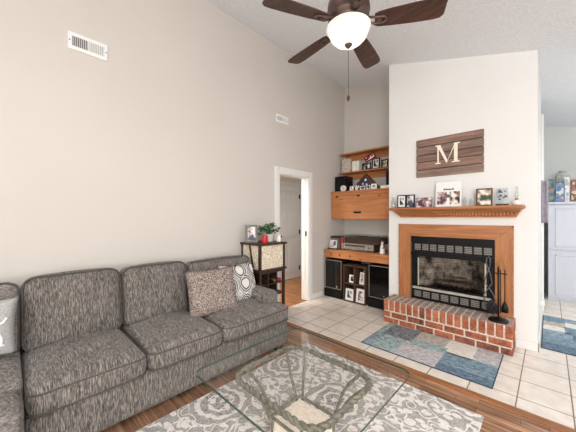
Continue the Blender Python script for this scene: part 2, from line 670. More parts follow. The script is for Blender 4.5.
def thing(name, label, cat, loc=(0, 0, 0), rot=(0, 0, 0), group=None):
    o = D.objects.new(name, None)
    COL.objects.link(o)
    o.location = loc
    o.rotation_euler = rot
    o.empty_display_size = 0.05
    return tag(o, label, cat, group)


def struct(name, mb, mats, parent=None):
    o = mb.build(name, mats, parent, origin=False)
    o['kind'] = 'structure'
    return o


def B(*a, **k):
    return MB().box(*a, **k)


def copy_tree(o, parent=None):
    c = o.copy()
    COL.objects.link(c)
    c.parent = parent
    for ch in list(o.children):
        copy_tree(ch, c)
    return c


# ------------------------------------------------------------------ room shell
XL = -2.90          # left wall
YC = 3.80           # face of the chimney breast
XC0, XC1 = -1.655, -0.088
YA = 4.60           # back of the alcove
YH = 7.05           # end wall of the passage
XR, YB = 3.0, -2.5


def ceil_z(x):
    return 3.93 - 0.29 * (x - XL)


# floors
struct('floor', B(XL, XR, 2.50, YH, -0.06, 0.0), 'tile')
struct('floor_wood', B(XL, XR, YB, 2.50, -0.06, 0.0), 'laminate')
struct('floor_hall', B(-4.35, XL - 0.0, 1.5, 6.6, -0.06, 0.0), 'hallwood')
struct('trim_1', MB().box(XL, XR, 2.488, 2.558, 0.0, 0.014, 0, 0.006), 'strip')

# ceiling, one slope falling to the right
mb = MB()
xa, xb = XL - 0.1, XR + 0.1
mb.prism([(xa, ceil_z(xa)), (xb, ceil_z(xb)), (xb, ceil_z(xb) + 0.1), (xa, ceil_z(xa) + 0.1)],
         lambda u, v: (u, YB - 0.1, v), lambda u, v: (u, YH + 0.1, v))
struct('ceiling', mb, 'ceiling')

# left wall with the doorway
DY0, DY1, DZ = 2.80, 3.49, 2.05
mb = MB()
mb.box(XL - 0.12, XL, YB, DY0, 0, 3.95)
mb.box(XL - 0.12, XL, DY1, YA + 0.12, 0, 3.95)
mb.box(XL - 0.12, XL, DY0, DY1, DZ, 3.95)
struct('wall_left', mb, 'wall')
mb = MB()
mb.box(XL, XC0, YA, YA + 0.12, 0, 3.93)
struct('wall_alcove', mb, 'wall')

# chimney breast with the firebox opening
FX0, FX1, FZ0, FZ1 = -1.35, -0.43, 0.26, 1.14
mb = MB()
top = lambda x: ceil_z(x)


def wedge(x0, x1, y0, y1, z0):
    v = [(x0, y0, z0), (x1, y0, z0), (x1, y1, z0), (x0, y1, z0),
         (x0, y0, top(x0)), (x1, y0, top(x1)), (x1, y1, top(x1)), (x0, y1, top(x0))]
    mb.add(v, [(0, 3, 2, 1), (4, 5, 6, 7), (0, 1, 5, 4), (1, 2, 6, 5), (2, 3, 7, 6), (3, 0, 4, 7)])


YK = 5.55
wedge(XC0, FX0, YC, YK, 0)
wedge(FX1, XC1, YC, YK, 0)
wedge(FX0, FX1, YC, YK, FZ1)
mb.box(FX0, FX1, YC, YK, 0, FZ0)
mb.box(FX0, FX1, YC + 0.56, YK, FZ0, FZ1)
struct('wall_chimney', mb, 'breast')

# passage behind, end wall and its left side
struct('wall_passage', B(-1.4, XR, YH, YH + 0.12, 0, 3.5), 'hallwall')
struct('trim_2', MB().box(-0.088, -0.06, 5.45, 5.55, 0.0, 2.9, 0, 0.004), 'trim')
struct('wall_passage_side', B(-0.24, -0.12, 5.55, YH, 0, 3.15), 'hallwall')

# right and back walls with their windows
mb = MB()
for y0, y1, z0, z1 in ((YB, -0.15, 0, 2.4), (2.15, 4.75, 0, 2.4), (6.45, YH, 0, 2.4), (-0.15, 2.15, 0, 0.35), (-0.15, 2.15, 2.05, 2.4),
                       (4.75, 6.45, 0, 0.4), (4.75, 6.45, 2.0, 2.4)):
    mb.box(XR, XR + 0.12, y0, y1, z0, z1)
struct('wall_right', mb, 'breast')
mb = MB()
for x0, x1, z0, z1 in ((XL, -2.2, 0, 3.95), (-0.2, 0.4, 0, 3.3), (2.4, XR, 0, 2.5), (-2.2, -0.2, 0, 0.75), (-2.2, -0.2, 2.45, 3.75),
                       (0.4, 2.4, 0, 0.65), (0.4, 2.4, 2.25, 3.0)):
    mb.box(x0, x1, YB - 0.12, YB, z0, z1)
struct('wall_back', mb, 'wall')


def window(k, axis, a0, a1, z0, z1, at):
    mb = MB()
    bars = [(a0, a0 + 0.06, z0, z1), (a1 - 0.06, a1, z0, z1), (a0, a1, z0, z0 + 0.06), (a0, a1, z1 - 0.06, z1),
            (a0, a1, (z0 + z1) / 2 - 0.025, (z0 + z1) / 2 + 0.025), ((a0 + a1) / 2 - 0.025, (a0 + a1) / 2 + 0.025, z0, z1)]
    for p0, p1, q0, q1 in bars:
        if axis == 'x':
            mb.box(p0, p1, at - 0.1, at - 0.05, q0, q1)
        else:
            mb.box(at + 0.05, at + 0.1, p0, p1, q0, q1)
    o = struct('window_%d' % k, mb, 'trim')
    g = MB()
    if axis == 'x':
        g.box(a0, a1, at - 0.08, at - 0.075, z0, z1)
    else:
        g.box(at + 0.075, at + 0.08, a0, a1, z0, z1)
    g.build('window_glass', 'clearglass', o)


window(1, 'x', -2.2, -0.2, 0.75, 2.45, YB)
window(2, 'x', 0.4, 2.4, 0.65, 2.25, YB)
window(3, 'y', -0.15, 2.15, 0.35, 2.05, XR)
window(4, 'y', 4.75, 6.45, 0.4, 2.0, XR)

# baseboards
mb = MB()
mb.box(XL, XL + 0.016, 3.575, 3.885, 0, 0.085, 0, 0.004)
struct('baseboard_left', mb, 'trim')
mb = MB()
mb.box(XL, XL + 0.016, YB, 2.715, 0, 0.085, 0, 0.004)
struct('baseboard_left_front', mb, 'trim')
mb = MB()
mb.box(-0.262, XC1 + 0.014, YC - 0.016, YC, 0, 0.09, 0, 0.004)
mb.box(XC1, XC1 + 0.014, YC - 0.016, 5.44, 0, 0.09, 0, 0.004)
struct('baseboard_chimney', mb, 'trim')

# door casing and jambs of the left doorway
mb = MB()
cw = 0.088
mb.box(XL, XL + 0.02, DY0 - cw, DY0, 0, DZ + cw, 0, 0.005)
mb.box(XL, XL + 0.02, DY1, DY1 + cw, 0, DZ + cw, 0, 0.005)
mb.box(XL, XL + 0.02, DY0, DY1, DZ, DZ + cw, 0, 0.005)
mb.box(XL - 0.135, XL + 0.004, DY0 - 0.004, DY0 + 0.018, 0, DZ)
mb.box(XL - 0.135, XL + 0.004, DY1 - 0.018, DY1 + 0.004, 0, DZ)
mb.box(XL - 0.135, XL + 0.004, DY0, DY1, DZ - 0.018, DZ + 0.004)
mb.box(XL - 0.075, XL - 0.05, DY1 - 0.032, DY1 - 0.018, 0, DZ - 0.018)
casing = struct('trim_3', mb, 'trim')
B(XL - 0.048, XL - 0.02, DY1 - 0.0215, DY1 - 0.018, 1.07, 1.15).build('strike_plate', 'black', casing)

# hall beyond the doorway
HX = -4.20
mb = MB()
mb.box(HX - 0.12, HX, 1.5, 6.6, 0, 2.45)
mb.box(HX, XL - 0.12, 1.4, 1.5, 0, 2.45)
mb.box(HX, XL - 0.12, 6.6, 6.7, 0, 2.45)
struct('wall_hall', mb, 'wall')
struct('ceiling_hall', B(HX - 0.12, XL - 0.1, 1.4, 6.7, 2.44, 2.5), 'ceiling')
HY0, HY1, HZ = 3.98, 4.70, 2.09
dr = struct('door_1', B(HX, HX + 0.02, HY0, HY1, 0.01, HZ), 'doorpaint')


def raised(mb, y0, y1, z0, z1, x):
    mb.box(x, x + 0.004, y0, y1, z0, z1)
    mb.box(x + 0.004, x + 0.012, y0 + 0.022, y1 - 0.022, z0 + 0.022, z1 - 0.022, 0, 0.005)


pz = [(0.14, 0.78), (0.92, 1.55), (1.68, 1.97)]
for z0, z1 in pz:
    for y0, y1 in ((HY0 + 0.09, HY0 + 0.32), (HY1 - 0.32, HY1 - 0.09)):
        p = MB()
        fr = 0.018
        p.box(HX + 0.02, HX + 0.03, y0, y0 + fr, z0, z1, 0, 0.004)
        p.box(HX + 0.02, HX + 0.03, y1 - fr, y1, z0, z1, 0, 0.004)
        p.box(HX + 0.02, HX + 0.03, y0, y1, z0, z0 + fr, 0, 0.004)
        p.box(HX + 0.02, HX + 0.03, y0, y1, z1 - fr, z1, 0, 0.004)
        p.box(HX + 0.02, HX + 0.028, y0 + 0.04, y1 - 0.04, z0 + 0.04, z1 - 0.04, 0, 0.006)
        p.build('door_panel', 'doorpaint', dr)
for z in (0.22, 1.05, 1.86):
    B(HX + 0.012, HX + 0.034, HY1 - 0.012, HY1 + 0.022, z - 0.05, z + 0.05, 0, 0.003).build('hinge', 'black', dr)
k = MB()
k.cyl((HX + 0.02, HY0 + 0.06, 0.97), (HX + 0.028, HY0 + 0.06, 0.97), 0.033)
k.cyl((HX + 0.028, HY0 + 0.06, 0.97), (HX + 0.06, HY0 + 0.06, 0.97), 0.012)
k.cushion((HX + 0.075, HY0 + 0.06, 0.97), (0.024, 0.03, 0.03), 0.023, n=(6, 6, 6))
k.build('door_knob', 'black', dr)
mb = MB()
mb.box(HX, HX + 0.016, HY0 - 0.085, HY0 - 0.006, 0, HZ + 0.08, 0, 0.004)
mb.box(HX, HX + 0.016, HY1 + 0.022, HY1 + 0.1, 0, HZ + 0.08, 0, 0.004)
mb.box(HX, HX + 0.016, HY0 - 0.006, HY1 + 0.022, HZ + 0.006, HZ + 0.08, 0, 0.004)
struct('trim_4', mb, 'doorpaint')
mb = MB()
mb.box(HX, HX + 0.014, 1.5, HY0 - 0.09, 0, 0.085)
mb.box(HX, HX + 0.014, HY1 + 0.1, 6.6, 0, 0.085)
struct('baseboard_hall', mb, 'trim')


# ------------------------------------------------------------------ wall vents
def vent(name, label, y0, y1, z0, z1):
    t = thing(name, label, 'vent', (XL, (y0 + y1) / 2, z0), group='return air vents on the left wall')
    MB().box(XL, XL + 0.012, y0, y1, z0, z1, 0, 0.003).build('faceplate', 'white', t)
    ym = (y0 + y1) / 2
    e = 0.14 * (z1 - z0) + 0.012
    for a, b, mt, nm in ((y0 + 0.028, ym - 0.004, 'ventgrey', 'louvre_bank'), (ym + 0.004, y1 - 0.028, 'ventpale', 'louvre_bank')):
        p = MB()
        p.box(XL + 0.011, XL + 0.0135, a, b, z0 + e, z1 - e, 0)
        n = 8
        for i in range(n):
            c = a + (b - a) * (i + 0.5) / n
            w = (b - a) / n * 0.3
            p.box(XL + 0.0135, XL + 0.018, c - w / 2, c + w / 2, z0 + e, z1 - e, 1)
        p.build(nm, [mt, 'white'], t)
    for y in (y0 + 0.012, y1 - 0.012):
        MB().cyl((XL + 0.011, y, (z0 + z1) / 2), (XL + 0.015, y, (z0 + z1) / 2), 0.005, seg=8).build('screw', 'ventgrey', t)


vent('air_vent', 'larger white louvred vent high on the wall above the sofa', 0.346, 0.63, 2.805, 2.95)
vent('air_vent', 'smaller white louvred vent on the wall above the doorway', 2.742, 3.0, 2.80, 2.915)

# ------------------------------------------------------------------ ceiling fan
FXc, FYc, FZb = -1.07, 1.75, 2.815
fan = thing('ceiling_fan', 'bronze ceiling fan with five dark walnut blades and a lit glass bowl', 'ceiling fan', (FXc, FYc, FZb))
cz = ceil_z(FXc)
c0 = (FXc, FYc, 0)
MB().lathe([(0.02, cz - 0.11), (0.045, cz - 0.10), (0.07, cz - 0.05), (0.075, cz + 0.02)], c0).build('canopy', 'bronze', fan)
MB().cyl((FXc, FYc, 3.02), (FXc, FYc, cz - 0.08), 0.013).build('downrod', 'bronze', fan)
MB().lathe([(0.03, 3.06), (0.05, 3.03), (0.06, 3.0), (0.12, 2.985), (0.15, 2.96), (0.155, 2.90), (0.14, 2.875), (0.148, 2.868), (0.148, 2.852), (0.12, 2.84),
            (0.11, 2.80), (0.125, 2.79), (0.125, 2.775), (0.02, 2.77)], c0, 36).build('motor_housing', 'bronze', fan)
for i in range(5):
    an = radians(28.9 + 72 * i)
    R = Matrix.Translation((FXc, FYc, FZb)) @ Matrix.Rotation(an, 4, 'Z') @ Matrix.Rotation(radians(-13), 4, 'X')
    prof = [(0.185, 0.044), (0.21, 0.056), (0.30, 0.066), (0.45, 0.075), (0.58, 0.078), (0.625, 0.072), (0.645, 0.05)]
    poly = [(r, w) for r, w in prof] + [(r, -w) for r, w in reversed(prof)]
    b = MB()
    b.prism(poly, lambda u, v: tuple(R @ Vector((u, v, -0.004))), lambda u, v: tuple(R @ Vector((u, v, 0.004))))
    bo = b.build('blade', 'walnut', fan)
    ir = MB()
    R2 = R
    for s in (-1, 1):
        ir.tube([R2 @ Vector(p) for p in ((0.10, 0.0, 0.028), (0.14, s * 0.018, 0.012), (0.19, s * 0.026, -0.008), (0.245, s * 0.024, -0.010), (0.275, 0, -0.010))], 0.0085, 8)
    ir.cyl(R2 @ Vector((0.215, 0, -0.004)), R2 @ Vector((0.215, 0, -0.014)), 0.02, seg=12)
    ir.build('blade_iron', 'bronze', bo)
bowl = MB().lathe([(0.146, 2.792), (0.160, 2.788), (0.161, 2.778), (0.147, 2.770), (0.143, 2.75), (0.130, 2.718), (0.104, 2.69), (0.068, 2.672), (0.03, 2.665), (0.004, 2.664)], c0, 40)
bo = bowl.build('glass_bowl', 'fanlight', fan)
MB().lathe([(0.004, 2.637), (0.015, 2.642), (0.017, 2.652), (0.026, 2.656), (0.03, 2.666), (0.01, 2.67)], c0, 16).build('finial', 'bronze', bo)
ch = MB().cyl((FXc, FYc, 2.615), (FXc, FYc, 2.285), 0.0022, seg=6).build('pull_chain', 'bronze', fan)
MB().lathe([(0.003, 2.292), (0.010, 2.280), (0.012, 2.262), (0.006, 2.248), (0.002, 2.246)], c0, 10).build('chain_fob', 'darkwood', ch)
pl = D.lights.new('fan_bulb', 'POINT')
pl.energy = 2.4
pl.color = (1.0, 0.92, 0.82)
pl.shadow_soft_size = 0.035
po = D.objects.new('fan_bulb', pl)
COL.objects.link(po)
po.location = (FXc, FYc, 2.735)

# ------------------------------------------------------------------ sectional sofa
sofa = thing('sectional_sofa', 'charcoal chenille sectional sofa with loose cushions along the left wall', 'sofa', (-2.4, 0.6, 0))
Y0s, Y1s = 0.058, 2.045
b = MB()
b.cushion((-2.415, (Y0s + Y1s) / 2, 0.205), (0.445, (Y1s - Y0s) / 2, 0.135), 0.025, n=(8, 20, 6))
b.cushion((-2.79, (Y0s + Y1s) / 2, 0.46), (0.075, (Y1s - Y0s) / 2 - 0.005, 0.42), 0.05, n=(4, 20, 10))
b.build('frame', 'chenille', sofa)
for x, y in ((-2.045, 1.965), (-2.045, 0.14), (-2.78, 1.965), (-2.78, 0.14)):
    MB().prism([(-0.03, -0.045), (0.03, -0.045), (0.03, 0.045), (-0.03, 0.045)], lambda u, v: (x + u * 0.75, y + v * 0.75, 0.0),
               lambda u, v: (x + u, y + v, 0.075)).build('foot', 'darkwood', sofa)


def loop_pipe(cx, cy, cz, hy, hz, r, axis):
    pts = []
    for ccx, ccz, a0 in ((1, 1, 0), (-1, 1, 90), (-1, -1, 180), (1, -1, 270)):
        for k in range(5):
            a = radians(a0 + 22.5 * k)
            pts.append((ccx * (hy - r) + r * cos(a), ccz * (hz - r) + r * sin(a)))
    if axis == 'X':
        return [(cx, cy + u, cz + v) for u, v in pts]
    return [(cx + u, cy + v, cz) for u, v in pts]


def seat_cush(y0, y1, x0=-2.70, x1=-1.935, zc=0.395):
    h = ((x1 - x0) / 2, (y1 - y0) / 2 - 0.004, 0.085)
    c = ((x0 + x1) / 2, (y0 + y1) / 2, zc)

    def sag(q, a, b, g):
        if g > 0:
            q = q + Vector((0, 0, 0.012 * sin(9 * a + 3 * b) * (1 - a * a) * (1 - b * b) - 0.012 * max(0, -a) ** 2))
        return q
    o = MB().cushion(c, h, 0.064, (0.014, 0.0, 0.042), (24, 24, 10), fn=sag).build('seat_cushion', 'chenille', sofa)
    z = zc + 0.052
    zl = zc - 0.058
    p = MB()
    for zz in (z, zl):
        p.tube([(q[0], q[1], zz) for q in loop_pipe(c[0], c[1], zz, h[0] - 0.004, h[1] - 0.004, 0.06, 'Z')], 0.006, 6, loop=True)
    p.build('piping', 'piping', o)
    return o


seat_cush(Y0s, 0.665)
seat_cush(0.665, 1.255)


# the end seat wraps in front of the arm (T shape)
def tshape(q, a, b, g):
    if b > 0.40 and a < 0.55:
        q = Vector((q.x, min(q.y, 0.17), q.z))
    if g > 0:
        q = q + Vector((0, 0, 0.01 * sin(8 * a + 2 * b) * (1 - a * a) * (1 - b * b)))
    return q


cT = ((-2.70 - 1.935) / 2, (1.255 + 2.045) / 2, 0.395)
o = MB().cushion(cT, (0.3825, 0.391, 0.085), 0.06, (0.014, 0, 0.04), (24, 24, 10), fn=tshape).build('seat_cushion', 'chenille', sofa)
p = MB()
for zz in (0.447, 0.337):
    p.tube([(-2.62, 1.262, zz), (-2.0, 1.26, zz), (-1.95, 1.29, zz), (-1.932, 1.34, zz), (-1.932, 1.96, zz), (-1.945, 2.015, zz), (-1.985, 2.04, zz), (-2.07, 2.042, zz)], 0.006, 6)
p.build('piping', 'piping', o)


def back_cush(y0, y1, zt, xb=-2.72, tilt=10, zb=0.44):
    hz = (zt - zb) / 2
    h = (0.10, (y1 - y0) / 2 - 0.004, hz)
    R = Matrix.Rotation(radians(-tilt), 3, 'Y')
    c = Vector((xb + 0.06, (y0 + y1) / 2, zb + hz))
    o = MB().cushion(c, h, 0.07, (0.055, 0.0, 0.016), (10, 22, 22), mat=R).build('back_cushion', 'chenille', sofa)
    pts = [Vector(q) - c for q in loop_pipe(c.x + 0.075, c.y, c.z, h[1] - 0.006, h[2] - 0.006, 0.07, 'X')]
    p = MB()
    p.tube([R @ q + c for q in pts], 0.0065, 6, loop=True)
    p.build('piping', 'piping', o)


back_cush(Y0s, 0.668, 0.955)
back_cush(0.668, 1.25, 0.945)
back_cush(1.25, 2.04, 0.925)

# low arm at the end near the wine cabinet
MB().cushion((-2.43, 1.945, 0.445), (0.325, 0.095, 0.155), 0.045, (0.006, 0.006, 0.008), (14, 8, 10)).build('armrest', 'chenille', sofa)

# next seat of the sectional, with its padded leg rest, at the near end
b = MB()
b.cushion((-2.45, -0.42, 0.205), (0.40, 0.485, 0.135), 0.025, n=(8, 12, 6))
b.cushion((-2.79, -0.42, 0.45), (0.075, 0.48, 0.41), 0.05, n=(4, 12, 10))
b.build('frame', 'chenille_side', sofa)
MB().cushion((-2.38, -0.42, 0.43), (0.335, 0.478, 0.075), 0.045, (0, 0, 0.03), (12, 12, 8)).build('seat_cushion', 'chenille_side', sofa)
o = MB().cushion((-1.93, -0.43, 0.28), (0.145, 0.485, 0.20), 0.07, (0.015, 0.0, 0.012), (10, 14, 10)).build('leg_rest', 'chenille_side', sofa)
MB().tube(loop_pipe(0, 0, 0, 0.13, 0.18, 0.06, 'X') and [(-1.93 + u, 0.048, 0.28 + v) for _, u, v in loop_pipe(0, 0, 0, 0.132, 0.187, 0.06, 'X')], 0.006, 6, loop=True).build('piping', 'piping', o)
R = Matrix.Rotation(radians(-10), 3, 'Y')
o = MB().cushion((-2.66, -0.42, 0.69), (0.10, 0.48, 0.25), 0.06, (0.04, 0, 0.01), (8, 16, 16), mat=R).build('back_cushion', 'chenille_side', sofa)
pp = [(-2.66, -0.42, 0.69)]
c = Vector((-2.66, -0.42, 0.69))
MB().tube([R @ Vector((0.078, u, v)) + c for _, u, v in loop_pipe(0, 0, 0, 0.47, 0.245, 0.07, 'X')], 0.0065, 6, loop=True).build('piping', 'piping', o)
for x, y in ((-2.1, -0.84), (-2.78, -0.84), (-2.78, -0.02)):
    B(x - 0.03, x + 0.03, y - 0.03, y + 0.03, 0, 0.075).build('foot', 'darkwood', sofa)


# ------------------------------------------------------------------ throw pillows
def pillow_mesh(w, h, t, mat):
    """pillow in its own plane: x right, y up, z front"""
    n = 18
    mb = MB()
    for s in (1, -1):
        vs = []
        for i in range(n + 1):
            for j in range(n + 1):
                a, b = 2 * i / n - 1, 2 * j / n - 1
                pin = 1 - 0.07 * (1 - b * b) * 1
                pin2 = 1 - 0.07 * (1 - a * a)
                z = t * ((1 - a ** 4) * (1 - b ** 4)) ** 0.6
                vs.append((a * w * pin, b * h * pin2, s * z))
        fs = []
        for i in range(n):
            for j in range(n):
                q = (i * (n + 1) + j, (i + 1) * (n + 1) + j, (i + 1) * (n + 1) + j + 1, i * (n + 1) + j + 1)
                fs.append(q if s > 0 else q[::-1])
        mb.add(vs, fs, 0, True)
    bmesh.ops.remove_doubles(mb.bm, verts=mb.bm.verts, dist=1e-4)
    return mb


def frame_mat(right, up):
    r = Vector(right).normalized()
    u = Vector(up)
    u = (u - r * u.dot(r)).normalized()
    f = r.cross(u)
    return Matrix((r, u, f)).transposed().to_4x4()


def pillow(name, label, c, w, h, t, right, up, mats):
    o = pillow_mesh(w, h, t, None).build(name, mats, None, origin=False)
    o.matrix_world = Matrix.Translation(c) @ frame_mat(right, up)
    tag(o, label, 'pillow', 'throw pillows on the sofa')
    return o


pillow('throw_pillow', 'white and grey pillow with ring medallion print behind the speckled pillow', (-2.43, 1.755, 0.665), 0.235, 0.22, 0.07,
       (-0.10, 1, -0.02), (-0.32, 0.0, 1), 'medallion')
pillow('throw_pillow', 'speckled beige tweed pillow leaning in front of the ring patterned pillow', (-2.33, 1.37, 0.675), 0.245, 0.225, 0.075,
       (0.16, 1, 0.02), (-0.34, 0.0, 1), 'tweed')
gp = pillow('throw_pillow', 'heather grey pillow with white script lettering at the near end of the sofa', (-2.43, -0.185, 0.715), 0.23, 0.17, 0.065,
            (0.12, 1, 0.0), (-0.22, 0, 1), 'greylinen')


def gz(x, y):
    return 0.065 * ((1 - (x / 0.23) ** 4) * (1 - (y / 0.17) ** 4)) ** 0.6 + 0.002


st = MB()
for k0, cy, word in ((0, 0.05, 'a'), (1, -0.06, 'n')):
    if word == 'a':
        pts = [(0.10 + 0.0 + 0.035 * cos(radians(a)), cy + 0.03 * sin(radians(a))) for a in range(-20, 340, 30)]
        pts += [(0.137, cy - 0.015), (0.15, cy - 0.03), (0.172, cy - 0.02), (0.185, cy + 0.005)]
    else:
        pts = [(0.115, cy + 0.05), (0.115, cy - 0.045)]
        st.tube([(x, y, gz(x, y)) for x, y in pts], 0.008, 6)
        pts = [(0.115, cy - 0.01), (0.13, cy + 0.02), (0.155, cy + 0.025), (0.165, cy), (0.165, cy - 0.04), (0.18, cy - 0.045)]
    st.tube([(x, y, gz(x, y)) for x, y in pts], 0.008, 6)
st.build('lettering', 'lettering', gp, local=True)


# ------------------------------------------------------------------ wine cabinet beside the sofa
cx0, cx1, cy0, cy1 = -2.87, -2.50, 2.10, 2.53
cab = thing('wine_cabinet', 'small dark wood wine cabinet with carved cream panels at the sofa end', 'cabinet', ((cx0 + cx1) / 2, (cy0 + cy1) / 2, 0))
MB().box(cx0 - 0.005, cx1 + 0.025, cy0 - 0.02, cy1 + 0.02, 1.04, 1.065, 0, 0.005).build('top_board', 'darkwood', cab)
b = MB()
for x in (cx0, cx1 - 0.03):
    for y in (cy0, cy1 - 0.03):
        b.box(x, x + 0.03, y, y + 0.03, 0, 1.04)
for z0, z1 in ((0.69, 0.735), (0.06, 0.10), (0.40, 0.415)):
    b.box(cx0 + 0.002, cx1 - 0.002, cy0 + 0.002, cy1 - 0.002, z0, z1)
b.box(cx0 - 0.004, cx1 + 0.018, cy0 - 0.012, cy1 + 0.012, 0.715, 0.74)
for i in (1, 2):
    y = cy0 + (cy1 - cy0) * i / 3
    b.box(cx0 + 0.03, cx1 - 0.004, y - 0.008, y + 0.008, 0.10, 0.70)
for z in (0.25, 0.55):
    b.box(cx0 + 0.03, cx1 - 0.004, cy0 + 0.02, cy1 - 0.02, z - 0.008, z + 0.008)
b.box(cx0, cx0 + 0.012, cy0 + 0.01, cy1 - 0.01, 0.08, 0.72)
b.build('frame', 'darkwood', cab)
M['carved'] = None
m = NT('carved_cream_panel')
vo = m.n('ShaderNodeTexVoronoi')
vo.inputs['Scale'].default_value = 17
m.l(m.coord(), vo.inputs['Vector'])
w = m.math('SINE', m.math('MULTIPLY', vo.outputs['Distance'], 16))
m.base(m.ramp(w, [(0.0, (214, 196, 172)), (0.35, (232, 218, 198)), (1.0, (240, 228, 208))]))
m.bump(w, 0.4, 0.006)
M['carved'] = m.fin(0.65)
ym = (cy0 + cy1) / 2
for y0, y1 in ((cy0 + 0.03, ym - 0.002), (ym + 0.002, cy1 - 0.03)):
    d = MB().box(cx1 - 0.024, cx1 - 0.008, y0, y1, 0.745, 1.038, 0, 0.003).build('door', 'carved', cab)
MB().box(cx0 + 0.03, cx1 - 0.03, cy0 + 0.006, cy0 + 0.02, 0.745, 1.038, 0, 0.003).build('side_panel', 'carved', cab)
b = MB()
mt = Matrix.Translation((-2.66, cy0 - 0.002, 0.9)) @ Matrix.Rotation(radians(-14), 4, 'Y')
b.box(-0.011, 0.011, -0.006, 0.006, -0.14, 0.14, mat=mt)
b.build('side_brace', 'darkwood', cab)


def bottle(y, z, mat, label):
    t = thing('wine_bottle', label, 'bottle', (-2.6, y, z), group='bottles in the wine cabinet')
    prof = [(0.001, 0), (0.034, 0.002), (0.036, 0.02), (0.036, 0.17), (0.026, 0.20), (0.014, 0.22)]
    R = Matrix.Rotation(radians(90), 4, 'Y') @ Matrix.Identity(4)
    b = MB().lathe(prof, (0, 0, 0), 16)
    bmesh.ops.transform(b.bm, matrix=Matrix.Translation((-0.18, 0, 0)) @ R, verts=b.bm.verts)
    b.build('glass_body', 'blackgloss', t, local=True)
    c = MB().lathe([(0.015, 0.215), (0.015, 0.30), (0.012, 0.305), (0.001, 0.305)], (0, 0, 0), 14)
    bmesh.ops.transform(c.bm, matrix=Matrix.Translation((-0.18, 0, 0)) @ R, verts=c.bm.verts)
    c.build('foil_neck', mat, t, local=True)


bottle(2.325, 0.596, 'brass', 'wine bottle with a gold neck lying in the dark cabinet')
bottle(2.432, 0.596, 'pink', 'wine bottle with a magenta foil neck lying in the dark cabinet')


# ------------------------------------------------------------------ picture frames
def picture(label, loc, w, h, rotz=0.0, tilt=-10, frame='black', bw=0.012, matw=0.0, ph=None, group=None, name='picture_frame', depth=0.014, stand=True):
    """a standing frame: front faces -Y before turning; base at loc"""
    t = thing(name, label, 'picture frame', loc, (radians(tilt), 0, radians(rotz)), group)
    b = MB()
    b.box(-w / 2, -w / 2 + bw, 0, depth, 0, h)
    b.box(w / 2 - bw, w / 2, 0, depth, 0, h)
    b.box(-w / 2 + bw, w / 2 - bw, 0, depth, 0, bw)
    b.box(-w / 2 + bw, w / 2 - bw, 0, depth, h - bw, h)
    b.build('border', frame, t, local=True)
    if matw:
        B(-w / 2 + bw, w / 2 - bw, 0.005, 0.008, bw, h - bw).build('mat_board', 'white', t, local=True)
    e = bw + matw
    B(-w / 2 + e, w / 2 - e, 0.0035, 0.006, e, h - e).build('photograph', ph, t, local=True)
    B(-w / 2 + bw, w / 2 - bw, 0.008, depth, bw, h - bw).build('backing', 'black', t, local=True)
    if stand:
        s = MB()
        mt = Matrix.Translation((0, depth, h * 0.62)) @ Matrix.Rotation(radians(22), 4, 'X')
        s.box(-w * 0.12, w * 0.12, -0.002, 0.002, -h * 0.60, 0, mat=mt)
        s.build('easel_back', 'black', t, local=True)
    return t


PH = {}
pals = [[(40, 40, 48), (120, 100, 92), (206, 190, 176), (236, 232, 226)], [(70, 82, 104), (150, 140, 150), (214, 196, 186), (238, 236, 236)],
        [(88, 60, 72), (150, 120, 126), (206, 186, 180), (240, 236, 232)], [(24, 24, 26), (96, 94, 92), (186, 180, 174), (240, 238, 232)],
        [(60, 78, 62), (130, 132, 112), (200, 180, 160), (236, 230, 220)]]
for i in range(14):
    PH[i] = photo('printed_photo', i + 1, pals[i % 5])

# on the wine cabinet
picture('grey framed portrait photo standing on the wine cabinet', (-2.72, 2.155, 1.066), 0.15, 0.225, 62, -10, 'greyframe', 0.026, 0, PH[1])
c = thing('candle', 'red jar candle in front of the plant on the wine cabinet', 'candle', (-2.555, 2.225, 1.065))
MB().lathe([(0.001, 0.0), (0.038, 0.001), (0.040, 0.006), (0.040, 0.088), (0.038, 0.092), (0.034, 0.09), (0.034, 0.078), (0.001, 0.077)], (0, 0, 0), 24).build('wax', 'red', c, local=True)
MB().cyl((0, 0, 0.076), (0.002, 0, 0.09), 0.0015, seg=6).build('wick', 'black', c, local=True)
c = thing('jar_candle', 'small white jar standing right of the potted plant', 'jar', (-2.56, 2.475, 1.065))
MB().lathe([(0.001, 0), (0.028, 0.001), (0.03, 0.006), (0.03, 0.06), (0.024, 0.07)], (0, 0, 0), 20).build('jar_body', 'ceramic', c, local=True)
MB().lathe([(0.026, 0.07), (0.027, 0.072), (0.027, 0.084), (0.001, 0.085)], (0, 0, 0), 20).build('lid', 'cream', c, local=True)
pt = thing('potted_plant', 'leafy green plant in a cream pot on the wine cabinet', 'plant', (-2.67, 2.40, 1.065))
MB().lathe([(0.001, 0.0), (0.045, 0.001), (0.05, 0.01), (0.06, 0.09), (0.063, 0.10), (0.056, 0.10), (0.054, 0.085), (0.001, 0.084)], (0, 0, 0), 24).build('pot', 'cream', pt, local=True)
MB().lathe([(0.001, 0.088), (0.053, 0.086), (0.053, 0.08)], (0, 0, 0), 18).build('soil', 'soil', pt, local=True)
lf, stm = MB(), MB()
rnd = random.Random(3)
